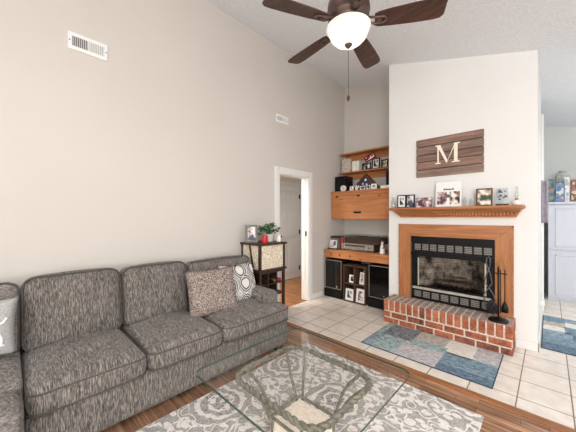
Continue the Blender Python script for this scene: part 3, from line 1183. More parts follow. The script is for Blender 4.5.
for i in range(30):
    a = rnd.uniform(0, 2 * pi)
    rr = rnd.uniform(0.02, 0.135)
    hh = rnd.uniform(0.15, 0.27) - rr * 0.35
    tip = Vector((rr * cos(a), rr * sin(a), hh))
    stm.tube([(0.02 * cos(a), 0.02 * sin(a), 0.085), (rr * 0.4 * cos(a), rr * 0.4 * sin(a), hh * 0.75), tip], 0.0022, 5)
    for q in range(5):
        ln = rnd.uniform(0.034, 0.052)
        dirv = Vector((cos(a + rnd.uniform(-1.6, 1.6)), sin(a + rnd.uniform(-1.6, 1.6)), rnd.uniform(-0.5, 0.6))).normalized()
        side = dirv.cross(Vector((rnd.uniform(-.4, .4), rnd.uniform(-.4, .4), 1))).normalized() * ln * 0.36
        base = tip + Vector((rnd.uniform(-.02, .02), rnd.uniform(-.02, .02), rnd.uniform(-.03, .015)))
        mid = base + dirv * ln * 0.5
        up = dirv.cross(side).normalized() * 0.006
        v = [base, mid + side + up, base + dirv * ln - up, mid - side + up, mid - up]
        lf.add([tuple(x) for x in v], [(0, 1, 4), (1, 2, 4), (2, 3, 4), (3, 0, 4)], 0, True)
lf.build('foliage', 'leaf', pt, local=True)
stm.build('stems', 'leaf', pt, local=True)

# ------------------------------------------------------------------ rugs and glass coffee table
tag(MB().box(-1.92, -0.325, -0.1, 2.29, 0.001, 0.011, 0, 0.003).build('area_rug', 'rug'),
    'large grey and cream damask rug under the glass table', 'rug')

TX, TY, TZ = -1.105, 1.275, 0.415
tbl = thing('coffee_table', 'square glass coffee table on a twisted iron base with a stone block', 'coffee table', (TX, TY, 0.011))


def rsq(hx, hy, r, n=8):
    pts = []
    for sx, sy, a0 in ((1, 1, 0), (-1, 1, 90), (-1, -1, 180), (1, -1, 270)):
        for k in range(n + 1):
            a = radians(a0 + 90.0 * k / n)
            pts.append((sx * (hx - r) + r * cos(a), sy * (hy - r) + r * sin(a)))
    return pts


poly = rsq(0.495, 0.475, 0.07)
n = len(poly)
g = MB()
v = [(TX + a, TY + b, TZ) for a, b in poly] + [(TX + a, TY + b, TZ + 0.014) for a, b in poly]
g.add(v, [tuple(range(n - 1, -1, -1)), tuple(range(n, 2 * n))], 0)
g.add(v, [(i, (i + 1) % n, n + (i + 1) % n, n + i) for i in range(n)], 1)
bmesh.ops.remove_doubles(g.bm, verts=g.bm.verts, dist=1e-5)
g.build('glass_top', ['tableglass', 'glassedge'], tbl)


def resample(pts, n, closed=True):
    pts = [Vector(p) for p in pts]
    if closed:
        pts = pts + [pts[0]]
    L = [0]
    for a, b in zip(pts, pts[1:]):
        L.append(L[-1] + (b - a).length)
    out = []
    m_ = n if closed else n - 1
    for i in range(n):
        s = L[-1] * i / m_
        k = max(j for j in range(len(L)) if L[j] <= s + 1e-9)
        k = min(k, len(pts) - 2)
        f = (s - L[k]) / max(1e-9, L[k + 1] - L[k])
        out.append(pts[k].lerp(pts[k + 1], f))
    return out


zr = TZ - 0.028
path = resample([(TX + a, TY + b, zr) for a, b in rsq(0.338, 0.296, 0.11)], 300)
ring = MB()
for ph in (0, pi):
    pts = []
    for i, p in enumerate(path):
        tdir = (path[(i + 1) % 300] - path[i - 1]).normalized()
        nrm = Vector((0, 0, 1)).cross(tdir)
        a = 2 * pi * i * 24 / 300 + ph
        pts.append(p + (nrm * cos(a) + Vector((0, 0, 1)) * sin(a)) * 0.0075)
    ring.tube(pts, 0.0125, 8, loop=True)
ring.build('twisted_ring', 'iron_rope', tbl)
for sx, sy in ((1, 1), (-1, 1), (-1, -1), (1, -1)):
    for kk in (0, 1):
        if kk == 0:
            top_ = Vector((sx * 0.33, sy * 0.19))
        else:
            top_ = Vector((sx * 0.235, sy * 0.285))
        bot = Vector((sx * (0.152 if kk == 0 else 0.125), sy * (0.112 if kk == 0 else 0.142)))
        pts = []
        for i in range(13):
            f = i / 12
            e = f ** 1.0
            bow = 0.10 * sin(pi * f) * (1 - f) * 1.4
            q = top_.lerp(bot, e)
            q = q * (1 - 0.0) + Vector((sx, sy)).normalized() * (-bow * 0.45)
            z = zr - 0.004 - (zr - 0.13) * f
            pts.append((TX + q.x, TY + q.y, z))
        pts.append((TX + bot.x, TY + bot.y, 0.05))
        MB().tube(pts, 0.0095, 8).build('leg', 'iron_rope', tbl)
mb = MB()
v = [(-0.165, -0.155, 0.011), (0.165, -0.155, 0.011), (0.165, 0.155, 0.011), (-0.165, 0.155, 0.011),
     (-0.138, -0.128, 0.142), (0.138, -0.128, 0.142), (0.138, 0.128, 0.142), (-0.138, 0.128, 0.142)]
vs, fs = mb.add([(TX + a, TY + b, c_) for a, b, c_ in v], [(0, 3, 2, 1), (4, 5, 6, 7), (0, 1, 5, 4), (1, 2, 6, 5), (2, 3, 7, 6), (3, 0, 4, 7)])
bmesh.ops.bevel(mb.bm, geom=list({e for f in fs for e in f.edges}), offset=0.012, segments=3, affect='EDGES')
mb.build('stone_block', 'stone', tbl)
b = MB()
pth = [(TX + a, TY + c_, 0.148) for a, c_ in rsq(0.147, 0.137, 0.03)]
b.tube(pth, 0.009, 8, loop=True)
b.build('block_collar', 'iron_rope', tbl)


def patch_rug(name, label, x0, x1, y0, y1, patches):
    mats = ['rg_edge', 'rg_char', 'rg_blue', 'rg_teal', 'rg_grey', 'rg_sand', 'rg_cream', 'rg_deep', 'rg_navy']
    b = MB()
    b.box(x0, x1, y0, y1, 0.001, 0.008, 0)
    for u0, u1, v0, v1, mm in patches:
        e = 0.008
        b.box(max(x0 + e, x0 + (x1 - x0) * u0), min(x1 - e, x0 + (x1 - x0) * u1), max(y0 + e, y0 + (y1 - y0) * v0), min(y1 - e, y0 + (y1 - y0) * v1),
              0.008, 0.0095, mats.index(mm))
    return tag(b.build(name, mats), label, 'rug')


patch_rug('hearth_rug', 'blue and grey patchwork rug in front of the brick hearth', -1.50, -0.33, 2.715, 3.46,
          [(0, .10, 0, .5, 'rg_blue'), (0, .06, .5, 1, 'rg_teal'), (.06, .34, .52, 1, 'rg_char'), (.10, .30, 0, .52, 'rg_teal'),
           (.30, .63, 0, .44, 'rg_grey'), (.30, .34, .44, .52, 'rg_grey'), (.34, .63, .44, .66, 'rg_teal'), (.34, .60, .66, 1, 'rg_sand'),
           (.60, .82, .66, 1, 'rg_cream'), (.63, .82, .52, .66, 'rg_cream'), (.82, 1, .55, 1, 'rg_grey'), (.63, 1, .18, .55, 'rg_deep'), (.63, 1, 0, .18, 'rg_navy')])
patch_rug('runner_rug', 'blue and cream striped runner rug before the white cabinet', -0.065, 1.1, 3.93, 5.25,
          [(0, .5, 0, .16, 'rg_navy'), (.5, 1, 0, .2, 'rg_deep'), (0, .35, .16, .34, 'rg_deep'), (.35, 1, .2, .34, 'rg_teal'), (0, .22, .34, .52, 'rg_blue'),
           (.22, 1, .34, .5, 'rg_navy'), (0, .17, .52, .66, 'rg_cream'), (.17, .5, .5, .7, 'rg_deep'), (.5, 1, .5, .7, 'rg_teal'), (0, .18, .66, .8, 'rg_sand'),
           (.18, 1, .7, .85, 'rg_cream'), (0, .18, .8, 1, 'rg_deep'), (.18, 1, .85, 1, 'rg_blue')])

# ------------------------------------------------------------------ fireplace
HX0, HX1, HYF = -1.585, -0.262, 3.475
hearth = thing('brick_hearth', 'raised red brick hearth under the fireplace', 'hearth', ((HX0 + HX1) / 2, 3.64, 0))
MB().box(HX0 + 0.006, HX1 - 0.006, HYF + 0.006, YC - 0.0, 0, 0.297).build('mortar_core', 'mortar', hearth)
b = MB()
rb = random.Random(5)
jt = 0.017


def pick():
    return rb.choice([0, 0, 1, 1, 1, 2])


for row in range(2):
    z0 = 0.004 + row * 0.079
    z1 = z0 + 0.064
    L = 0.205
    x = HX0 - (L / 2 if row else 0)
    while x < HX1 - 0.02:
        xa_, xb_ = max(HX0, x), min(HX1, x + L - jt)
        if xb_ - xa_ > 0.02:
            b.box(xa_, xb_, HYF, HYF + 0.09, z0, z1, pick(), 0.004, 1)
        x += L
    y = HYF + 0.10
    while y < YC - 0.03:
        ye = min(YC, y + 0.2)
        for xs in ((HX0, HX0 + 0.09), (HX1 - 0.09, HX1)):
            b.box(xs[0], xs[1], y, ye - 0.002, z0, z1, pick(), 0.004, 1)
        y += 0.21
nb = 18
wb = (HX1 - HX0 + jt) / nb
for i in range(nb):
    x = HX0 + i * wb
    b.box(x, x + wb - jt, HYF - 0.004, HYF + 0.196, 0.166, 0.302, pick(), 0.005, 1)
for i in range(nb):
    x = HX0 + i * wb
    b.box(x, x + wb - jt, HYF + 0.206, YC, 0.166, 0.302, pick(), 0.005, 1)
for f in b.bm.faces:
    if f.normal.z > 0.7 and f.calc_center_median().z > 0.29:
        f.material_index = 3
b.build('brickwork', ['brick1', 'brick2', 'brick3', 'bricktop'], hearth)

sur = thing('fireplace_surround', 'honey oak frame around the firebox on the white wall', 'fireplace surround', (-0.89, YC, 0.302))
SX0, SX1, SZ1, IX0, IX1, IZ1 = -1.503, -0.276, 1.295, -1.345, -0.436, 1.137
ys0, ys1 = YC - 0.032, YC - 0.001
fr0, fr1 = (lambda u, v: (u, ys0, v)), (lambda u, v: (u, ys1, v))
for nm, poly, mt in (('side_board', [(SX0, 0.303), (IX0 - 0.0015, 0.303), (IX0 - 0.0015, IZ1), (SX0, SZ1 - 0.0015)], 'oakz'),
                     ('side_board', [(IX1 + 0.0015, 0.303), (SX1, 0.303), (SX1, SZ1 - 0.0015), (IX1 + 0.0015, IZ1)], 'oakz'),
                     ('head_board', [(IX0, IZ1 + 0.0015), (IX1, IZ1 + 0.0015), (SX1 - 0.0015, SZ1), (SX0 + 0.0015, SZ1)], 'oak')):
    MB().prism(poly, fr0, fr1).build(nm, mt, sur)
b = MB()
for x0, x1, z0, z1 in ((IX0 - 0.012, IX0, 0.303, IZ1 + 0.012), (IX1, IX1 + 0.012, 0.303, IZ1 + 0.012), (IX0, IX1, IZ1, IZ1 + 0.012)):
    b.box(x0, x1, ys0 - 0.008, ys0 + 0.001, z0, z1)
for x0, x1, z0, z1 in ((SX0, SX0 + 0.014, 0.303, SZ1), (SX1 - 0.014, SX1, 0.303, SZ1), (SX0, SX1, SZ1 - 0.014, SZ1)):
    b.box(x0, x1, ys0 - 0.006, ys0 + 0.001, z0, z1)
b.build('bead_moulding', 'oak', sur)

ins = thing('fireplace_insert', 'black steel fireplace insert with louvred bands and glass doors', 'fireplace insert', (-0.89, YC + 0.03, 0.302))
yf = YC - 0.004
b = MB()
ox0, ox1, oz0, oz1 = -1.262, -0.515, 0.475, 0.905
b.box(IX0 + 0.003, ox0, yf, yf + 0.05, 0.304, IZ1 - 0.003)
b.box(ox1, IX1 - 0.003, yf, yf + 0.05, 0.304, IZ1 - 0.003)
b.box(ox0, ox1, yf, yf + 0.05, oz1, IZ1 - 0.003)
b.box(ox0, ox1, yf, yf + 0.05, 0.304, oz0)
b.box(IX0 + 0.003, IX1 - 0.003, yf - 0.012, yf, 0.885, 0.93)
b.box(IX0 + 0.003, IX1 - 0.003, yf - 0.008, yf, IZ1 - 0.075, IZ1 - 0.003)
b.build('face_frame', 'black', ins)


def louvres(n, x0, x1, z0, z1):
    w = (x1 - x0) / n
    for i in range(n):
        a, c_ = x0 + i * w + w * 0.11, x0 + (i + 1) * w - w * 0.11
        p = MB()
        p.box(a, c_, yf - 0.003, yf + 0.001, z0, z1)
        for k in range(4):
            zz = z0 + (z1 - z0) * (k + 0.5) / 4
            p.box(a, c_, yf - 0.007, yf - 0.003, zz - 0.006, zz + 0.004, 1)
        p.build('louvre', ['ventgrey', 'louvre'], ins)


louvres(9, IX0 + 0.035, IX1 - 0.02, 0.953, 1.038)
louvres(8, IX0 + 0.03, IX1 - 0.03, 0.335, 0.415)
MB().box(IX0 + 0.02, IX1 - 0.02, yf - 0.02, yf, 0.44, 0.468, 0, 0.004).build('sill_band', 'insert_silver', ins)
b = MB()
b.box(IX0 + 0.003, IX1 - 0.003, yf - 0.012, yf, 0.306, 0.322)
b.build('lower_rail', 'black', ins)
d = MB()
w = 0.014
d.box(ox0, ox0 + w, yf - 0.006, yf + 0.012, oz0, oz1 - 0.018)
d.box(ox1 - w, ox1, yf - 0.006, yf + 0.012, oz0, oz1 - 0.018)
d.box(ox0 + w, ox1 - w, yf - 0.006, yf + 0.012, oz0, oz0 + w)
d.box(ox0 + w, ox1 - w, yf - 0.006, yf + 0.012, oz1 - 0.032, oz1 - 0.018)
do = d.build('glass_door', 'black', ins)
for a, c_ in ((ox0 + w, -0.89), (-0.888, ox1 - w)):
    B(a, c_, yf + 0.002, yf + 0.006, oz0 + w, oz1 - 0.032).build('door_pane', 'doorglass', do)
for a, c_ in ((ox0 + 0.002, ox0 + 0.018), (ox1 - 0.018, ox1 - 0.002)):
    B(a, c_, yf - 0.009, yf - 0.006, oz0 + 0.01, oz1 - 0.05).build('steel_edging', 'insert_silver', ins)
# firebox lining, splayed
b = MB()
yb = YC + 0.46
P0, P1, Q0, Q1 = (ox0 - 0.06, yf + 0.05), (ox1 + 0.06, yf + 0.05), (-1.10, yb), (-0.68, yb)
zb0, zb1 = 0.44, 1.02


def wallq(p, q, m_=0):
    b.add([(p[0], p[1], zb0), (q[0], q[1], zb0), (q[0], q[1], zb1), (p[0], p[1], zb1)], [(0, 1, 2, 3)], m_)


wallq(P0, Q0)
wallq(Q0, Q1)
wallq(Q1, P1)
b.add([(P0[0], P0[1], zb0), (P1[0], P1[1], zb0), (Q1[0], Q1[1], zb0), (Q0[0], Q0[1], zb0)], [(0, 1, 2, 3)], 1)
b.add([(P0[0], P0[1], zb1), (P1[0], P1[1], zb1), (Q1[0], Q1[1], zb1), (Q0[0], Q0[1], zb1)], [(0, 3, 2, 1)], 1)
m = NT('fire_brick_lining')
br = m.n('ShaderNodeTexBrick')
br.inputs['Scale'].default_value = 1.0
br.inputs['Brick Width'].default_value = 0.2
br.inputs['Row Height'].default_value = 0.075
br.inputs['Mortar Size'].default_value = 0.004
br.inputs['Color1'].default_value = lin((240, 230, 220))
br.inputs['Color2'].default_value = lin((224, 212, 202))
br.inputs['Mortar'].default_value = lin((176, 166, 158))
m.l(m.coord((1, 1, 1), (0, 0, 0), (radians(90), 0, 0)), br.inputs['Vector'])
nz = m.noise(m.coord((2.2, 1, 1.6)), 3.6, 5, 0.7)
m.base(m.mix(1.0, br.outputs['Color'], m.ramp(nz.outputs[0], [(0.36, (84, 78, 74)), (0.60, (255, 252, 248))]), 'MULTIPLY'))
M['lining'] = m.fin(0.9)
b.build('firebox_lining', ['lining', 'soot'], ins)
gr = MB()
for i in range(7):
    x = -1.07 + i * 0.06
    gr.tube([(x, YC + 0.10, 0.53), (x, YC + 0.11, 0.485), (x, YC + 0.32, 0.485), (x, YC + 0.34, 0.52)], 0.007, 6)
gr.cyl((-1.09, YC + 0.12, 0.485), (-0.69, YC + 0.12, 0.485), 0.007, seg=6)
gr.cyl((-1.09, YC + 0.30, 0.485), (-0.69, YC + 0.30, 0.485), 0.007, seg=6)
for x in (-1.07, -0.71):
    for y in (0.12, 0.30):
        gr.cyl((x, YC + y, 0.441), (x, YC + y, 0.485), 0.007, seg=6)
gr.build('log_grate', 'blackmetal', ins)


def log(p0, p1, r, label):
    rl = random.Random(int(p0[0] * 1000))
    pts = [Vector(p0).lerp(Vector(p1), i / 8) for i in range(9)]
    pts = [p + Vector((0, rl.uniform(-.006, .006), rl.uniform(-.005, .005))) for p in pts]
    return tag(MB().tube(pts, r, 10, 0, False, [r * rl.uniform(0.9, 1.1) for _ in pts]).build('log', 'log'), label, 'log', 'logs in the firebox')


log((-1.10, YC + 0.16, 0.527), (-0.70, YC + 0.17, 0.527), 0.034, 'front charred log lying across the fireplace grate')
log((-1.06, YC + 0.255, 0.525), (-0.68, YC + 0.27, 0.525), 0.032, 'rear charred log lying across the fireplace grate')
log((-1.0, YC + 0.19, 0.592), (-0.76, YC + 0.25, 0.592), 0.026, 'thin charred log resting on top of the two others')

# mantel shelf
man = thing('mantel_shelf', 'honey oak mantel shelf with crown moulding over the fireplace', 'mantel', (-0.88, YC, 1.385))
MB().box(-1.583, -0.18, 3.575, YC, 1.487, 1.512, 0, 0.006).build('top_board', 'oak', man)
prof = [(0.0, 0.0), (0.03, 0.0), (0.034, 0.02), (0.06, 0.026), (0.07, 0.045), (0.085, 0.05), (0.115, 0.075), (0.165, 0.092), (0.185, 0.095), (0.185, 0.102), (0.0, 0.102)]
b = MB()
rings = []
zb_ = 1.386
ins_x = 0.085
for (d, h) in prof:
    rings.append([(-1.455 - d * 0.62, YC, zb_ + h), (-1.455 - d * 0.62, YC - 0.03 - d, zb_ + h), (-0.262 + d * 0.42, YC - 0.03 - d, zb_ + h), (-0.262 + d * 0.42, YC, zb_ + h)])
b.loft(rings, 0, False, True, True)
b.build('crown_moulding', 'oak', man)
b = MB()
nd = 40
for i in range(nd):
    x = -1.475 + (1.475 - 0.252) * i / (nd - 1)
    b.box(x - 0.008, x + 0.008, YC - 0.125, YC - 0.085, zb_ + 0.027, zb_ + 0.049)
b.build('dentil_row', 'oak', man)
MZ = 1.512

# fireplace tools
tx, ty = -0.385, 3.565
ts = thing('fireplace_tool_stand', 'black iron tool stand on the right end of the brick hearth', 'tool stand', (tx, ty, 0.302))
MB().lathe([(0.001, 0.302), (0.085, 0.303), (0.09, 0.312), (0.08, 0.322), (0.03, 0.335), (0.014, 0.345), (0.001, 0.346)], (tx, ty, 0), 28).build('base', 'blackmetal', ts)
MB().cyl((tx, ty, 0.34), (tx, ty, 0.87), 0.008, seg=10).build('pole', 'blackmetal', ts)
b = MB()
b.tube([(tx - 0.07, ty, 0.80), (tx + 0.07, ty, 0.80)], 0.006, 8)
b.tube([(tx, ty - 0.06, 0.80), (tx, ty + 0.03, 0.80)], 0.006, 8)
b.build('hook_bar', 'blackmetal', ts)


def handle(t, x, y, z):
    h = MB()
    for ph in range(4):
        h.tube([(x + 0.013 * sin(pi * i / 12) * cos(ph * pi / 2 + i * 0.25), y + 0.013 * sin(pi * i / 12) * sin(ph * pi / 2 + i * 0.25), z + 0.075 * i / 12) for i in range(13)], 0.0032, 6)
    h.lathe([(0.004, z - 0.006), (0.008, z), (0.004, z + 0.006)], (x, y, 0), 10)
    h.lathe([(0.004, z + 0.07), (0.008, z + 0.078), (0.003, z + 0.09)], (x, y, 0), 10)
    h.build('handle', 'brass', t)


tg = 'tools hanging on the fireplace stand'
x, y = tx + 0.055, ty - 0.012
t = thing('hearth_brush', 'hearth brush with twisted brass handle hanging on the tool stand', 'brush', (x, y, 0.40), group=tg)
MB().cyl((x, y, 0.50), (x, y, 0.85), 0.005, seg=8).build('shaft', 'blackmetal', t)
handle(t, x, y, 0.855)
MB().lathe([(0.02, 0.42), (0.032, 0.41), (0.03, 0.46), (0.012, 0.51), (0.005, 0.52)], (x, y, 0), 16).build('bristles', 'black', t)
x, y = tx + 0.022, ty - 0.055
t = thing('hearth_poker', 'straight iron poker with brass handle beside the hearth brush', 'poker', (x, y, 0.38), group=tg)
p = MB()
p.cyl((x, y, 0.40), (x, y, 0.85), 0.005, seg=8)
p.tube([(x, y, 0.44), (x - 0.03, y, 0.425), (x - 0.04, y, 0.45)], 0.004, 6)
p.build('shaft', 'blackmetal', t)
handle(t, x, y, 0.855)
x, y = tx - 0.05, ty - 0.015
t = thing('hearth_shovel', 'black ash shovel hanging at the left of the tool stand', 'shovel', (x, y, 0.38), group=tg)
MB().cyl((x, y, 0.50), (x, y, 0.86), 0.005, seg=8).build('shaft', 'blackmetal', t)
b = MB()
b.prism([(-0.045, 0.385), (0.045, 0.385), (0.05, 0.46), (0.03, 0.50), (0.008, 0.52), (-0.008, 0.52), (-0.03, 0.50), (-0.05, 0.46)],
        lambda u, v: (x + u, y - 0.010 - (abs(u) * 0.2), v), lambda u, v: (x + u, y - 0.004 - (abs(u) * 0.2), v))
b.build('scoop', 'blackmetal', t)
x, y = tx - 0.075, ty - 0.05
t = thing('log_tongs', 'long crossed log tongs with a looped top beside the stand', 'tongs', (x, y, 0.322), group=tg)
b = MB()
b.tube([(x - 0.02, y, 0.42), (x - 0.045, y, 0.56), (x + 0.03, y, 0.70), (x + 0.012, y, 0.80), (x - 0.022, y, 0.90), (x - 0.018, y, 0.955), (x, y, 0.972), (x + 0.014, y, 0.95), (x + 0.008, y, 0.86)], 0.0055, 8)
b.tube([(x + 0.008, y, 0.86), (x - 0.02, y, 0.78), (x - 0.035, y, 0.70), (x + 0.03, y, 0.60), (x + 0.06, y, 0.52), (x + 0.02, y, 0.42)], 0.0055, 8)
b.build('arms', 'wrought', t)
MB().lathe([(0.004, -0.012), (0.009, 0), (0.004, 0.012)], (x, y, 0.655), 10).build('rivet', 'blackmetal', t)

# ------------------------------------------------------------------ monogram sign
sg = thing('wall_sign', 'weathered plank wall sign with an ivory letter M above the mantel', 'sign', (-0.907, YC, 1.905))
sx0, sx1, sz0, sz1 = -1.274, -0.54, 1.905, 2.405
b = MB()
for i in range(5):
    z0 = sz0 + (sz1 - sz0) * i / 5
    b.box(sx0, sx1, YC - 0.028, YC, z0 + 0.0045, z0 + 0.0955, [0, 2, 1, 0, 2][i], 0.003, 1)
b.box(sx0 + 0.01, sx1 - 0.01, YC - 0.02, YC, sz0 + 0.005, sz1 - 0.005, 3)
b.build('planks', ['plank1', 'plank2', 'plank3', 'darkwood'], sg)


def mpoly():
    out = []
    H, Wd = 1.0, 1.12
    sf = 0.055
    out.append([(0.09, sf), (0.16, sf), (0.16, H - sf), (0.09, H - sf)])                      # thin left stem
    out.append([(0.86, sf), (1.02, sf), (1.02, H - sf), (0.86, H - sf)])                      # thick right stem
    out.append([(0.09, H - sf), (0.25, H - sf), (0.57, 0.14), (0.52, 0.0)])                   # thick diagonal
    out.append([(0.52, 0.0), (0.57, 0.14), (0.88, H - sf), (0.93, H - sf)])                   # thin diagonal
    out.append([(0.0, 0), (0.25, 0), (0.25, sf), (0.0, sf)])
    out.append([(0.76, 0), (1.12, 0), (1.12, sf), (0.76, sf)])
    out.append([(0.0, H - sf), (0.25, H - sf), (0.25, H), (0.0, H)])
    out.append([(0.86, H - sf), (1.12, H - sf), (1.12, H), (0.86, H)])
    return out


b = MB()
mx0, mz0, mw, mh = -1.040, 2.058, 0.238, 0.235
for q, poly in enumerate(mpoly()):
    dy = 0.0003 * q
    b.prism(poly, lambda u, v: (mx0 + u * mw, YC - 0.035 - dy, mz0 + v * mh), lambda u, v: (mx0 + u * mw, YC - 0.027, mz0 + v * mh))
b.build('letter', 'mletter', sg)

# ------------------------------------------------------------------ things on the mantel
gm = 'frames and keepsakes along the mantel'
t = thing('glass_bottle', 'small clear glass bottle at the left end of the mantel', 'bottle', (-1.545, 3.69, MZ), group=gm)
MB().lathe([(0.001, 0), (0.026, 0.001), (0.03, 0.012), (0.03, 0.09), (0.014, 0.12), (0.012, 0.15)], (0, 0, 0), 20).build('glass_body', 'clearglass', t, local=True)
MB().lathe([(0.001, 0.004), (0.024, 0.005), (0.026, 0.05), (0.001, 0.052)], (0, 0, 0), 16).build('contents', 'cream', t, local=True)
MB().lathe([(0.013, 0.15), (0.014, 0.152), (0.014, 0.175), (0.001, 0.177)], (0, 0, 0), 14).build('stopper', 'ceramic', t, local=True)
picture('left leaf of the hinged black double frame, dark photo with a white mat', (-1.425, 3.66, MZ), 0.112, 0.172, 6, -4, 'black', 0.013, 0.018, PH[3], gm)
picture('right leaf of the hinged black double frame, mauve photo', (-1.315, 3.66, MZ), 0.112, 0.172, -6, -4, 'black', 0.013, 0.0, PH[1], gm)
picture('small unframed block of family photos beside the double frame', (-1.145, 3.66, MZ), 0.185, 0.125, 0, -6, 'greyframe', 0.004, 0, PH[2], gm)
MB_ = None
t = thing('photo_collage', 'tall white collage board with two photos, largest piece on the mantel', 'photo board', (-0.88, 3.68, MZ), (radians(-5), 0, 0), gm)
MB().box(-0.137, 0.137, 0, 0.012, 0, 0.305, 0, 0.002).build('board', 'white', t, local=True)
B(-0.118, -0.014, -0.003, 0.001, 0.03, 0.185).build('photograph', PH[7], t, local=True)
B(0.018, 0.122, -0.003, 0.001, 0.03, 0.185).build('photograph', PH[5], t, local=True)
B(-0.012, 0.016, -0.003, 0.001, 0.075, 0.15).build('photograph', PH[6], t, local=True)
b = MB()
rl = random.Random(2)
x = -0.05
while x < 0.055:
    w = rl.uniform(0.006, 0.014)
    b.box(x, x + w, -0.002, 0.001, 0.205, 0.205 + rl.uniform(0.012, 0.02))
    x += w + 0.003
b.build('lettering', 'black', t, local=True)
t = thing('crystal_figurine', 'clear crystal figurine pair beside the white collage board', 'figurine', (-0.675, 3.66, MZ), group=gm)
for dx, h in ((-0.03, 0.11), (0.028, 0.085)):
    MB().lathe([(0.001, 0), (0.022, 0.001), (0.02, 0.012), (0.012, 0.025), (0.024, h * 0.5), (0.018, h * 0.75), (0.008, h * 0.85), (0.013, h), (0.001, h + 0.004)], (dx, 0, 0), 10, smooth=False).build('crystal', 'clearglass', t, local=True)
B(-0.058, 0.058, -0.022, 0.022, 0, 0.008, 0, 0.002).build('tray', 'silver', t, local=True)
picture('dark brown framed photo collage right of the crystal figurine', (-0.522, 3.66, MZ), 0.150, 0.198, 0, -6, 'brownframe', 0.014, 0, PH[9], gm)
t = thing('glass_plaque', 'clear glass keepsake plaque with purple flowers on a dark base', 'plaque', (-0.362, 3.66, MZ), group=gm)
B(-0.055, 0.055, -0.022, 0.022, 0, 0.018, 0, 0.003).build('base', 'darkwood', t, local=True)
MB().box(-0.05, 0.05, -0.006, 0.006, 0.018, 0.185, 0, 0.003).build('pane', 'clearglass', t, local=True)
b = MB()
rl = random.Random(8)
for i in range(16):
    px_, pz_ = rl.uniform(-0.035, 0.035), rl.choice([rl.uniform(0.06, 0.11), rl.uniform(0.135, 0.165)])
    r = rl.uniform(0.006, 0.013)
    b.cyl((px_, -0.0085, pz_), (px_, -0.0055, pz_), r, seg=7)
M['violet'] = plain('violet_petals', (104, 92, 128), 0.6, 0, 0.15)
fo = b.build('flower_motif', 'violet', t, local=True)
t = thing('oil_lamp', 'miniature glass oil lamp at the right end of the mantel', 'lamp', (-0.245, 3.66, MZ), group=gm)
MB().lathe([(0.001, 0), (0.026, 0.001), (0.034, 0.015), (0.036, 0.03), (0.025, 0.048), (0.012, 0.055)], (0, 0, 0), 22).build('font', 'ceramic', t, local=True)
MB().lathe([(0.013, 0.055), (0.016, 0.058), (0.016, 0.07), (0.010, 0.074)], (0, 0, 0), 16).build('burner', 'brass', t, local=True)
MB().lathe([(0.013, 0.074), (0.02, 0.095), (0.017, 0.12), (0.012, 0.15), (0.012, 0.195)], (0, 0, 0), 18, caps=False).build('chimney', 'clearglass', t, local=True)

# ------------------------------------------------------------------ alcove: cabinets, shelves
AX0, AX1 = XL + 0.002, XC0 - 0.002
uc = thing('wall_cabinet', 'knotty pine drop front cabinet hung in the alcove', 'cabinet', (-2.27, 4.35, 1.35))
MB().box(AX0 + 0.02, AX1, 4.15, YA, 1.352, 1.825, 0, 0.003).build('body', 'pine', uc)
MB().box(AX0 + 0.018, AX1, 4.115, YA, 1.822, 1.848, 0, 0.004).build('top_board', 'pine', uc)
dd = MB().box(AX0 + 0.022, AX1 - 0.004, 4.128, 4.149, 1.356, 1.765, 0, 0.004).build('drop_front', 'pine', uc)
MB().box(AX0 + 0.022, AX1 - 0.004, 4.128, 4.149, 1.770, 1.82, 0, 0.004).build('top_rail', 'pine', uc)
for x in (-2.76, -2.33):
    B(x - 0.024, x + 0.024, 4.122, 4.129, 1.74, 1.765, 0, 0.002).build('hinge', 'black', dd)
b = MB()
b.box(-2.42, -2.28, 4.120, 4.129, 1.455, 1.485, 0, 0.003)
b.tube([(-2.41, 4.12, 1.478), (-2.40, 4.108, 1.466), (-2.30, 4.108, 1.466), (-2.29, 4.12, 1.478)], 0.006, 6)
b.build('pull_handle', 'black', dd)
UZ = 1.848


def wshelf(label, zt):
    t = thing('wall_shelf', label, 'shelf', (-2.27, 4.5, zt), group='pine shelves in the alcove')
    MB().box(AX0 + 0.01, AX1, 4.37, YA - 0.022, zt - 0.022, zt, 0, 0.004).build('shelf_board', 'pine', t)
    MB().box(AX0 + 0.05, AX1, YA - 0.022, YA, zt - 0.125, zt, 0, 0.003).build('back_rail', 'pine', t)
    return t


wshelf('upper pine shelf in the alcove, empty on top', 2.575)
wshelf('lower pine shelf in the alcove holding photos and books', 2.225)
LZ = 2.225

ct = thing('alcove_counter', 'thick knotty pine counter across the alcove', 'counter', (-2.27, 4.25, 0.69))
MB().box(AX0 + 0.018, AX1, 3.90, YA, 0.795, 0.82, 0, 0.004).build('top_board', 'pine', ct)
MB().box(AX0 + 0.02, AX1, 3.915, 3.945, 0.685, 0.795, 0, 0.004).build('front_apron', 'pine', ct)
for i, x in enumerate((-2.74, -2.56, -2.36)):
    MB().cyl((x, 3.905, 0.745), (x, 3.918, 0.745), 0.013, seg=12).build('knob', 'darkwood', ct)
B(AX0 + 0.02, AX0 + 0.05, 3.95, YA, 0.66, 0.794).build('side_cleat', 'pinedark', ct)
CZ = 0.82


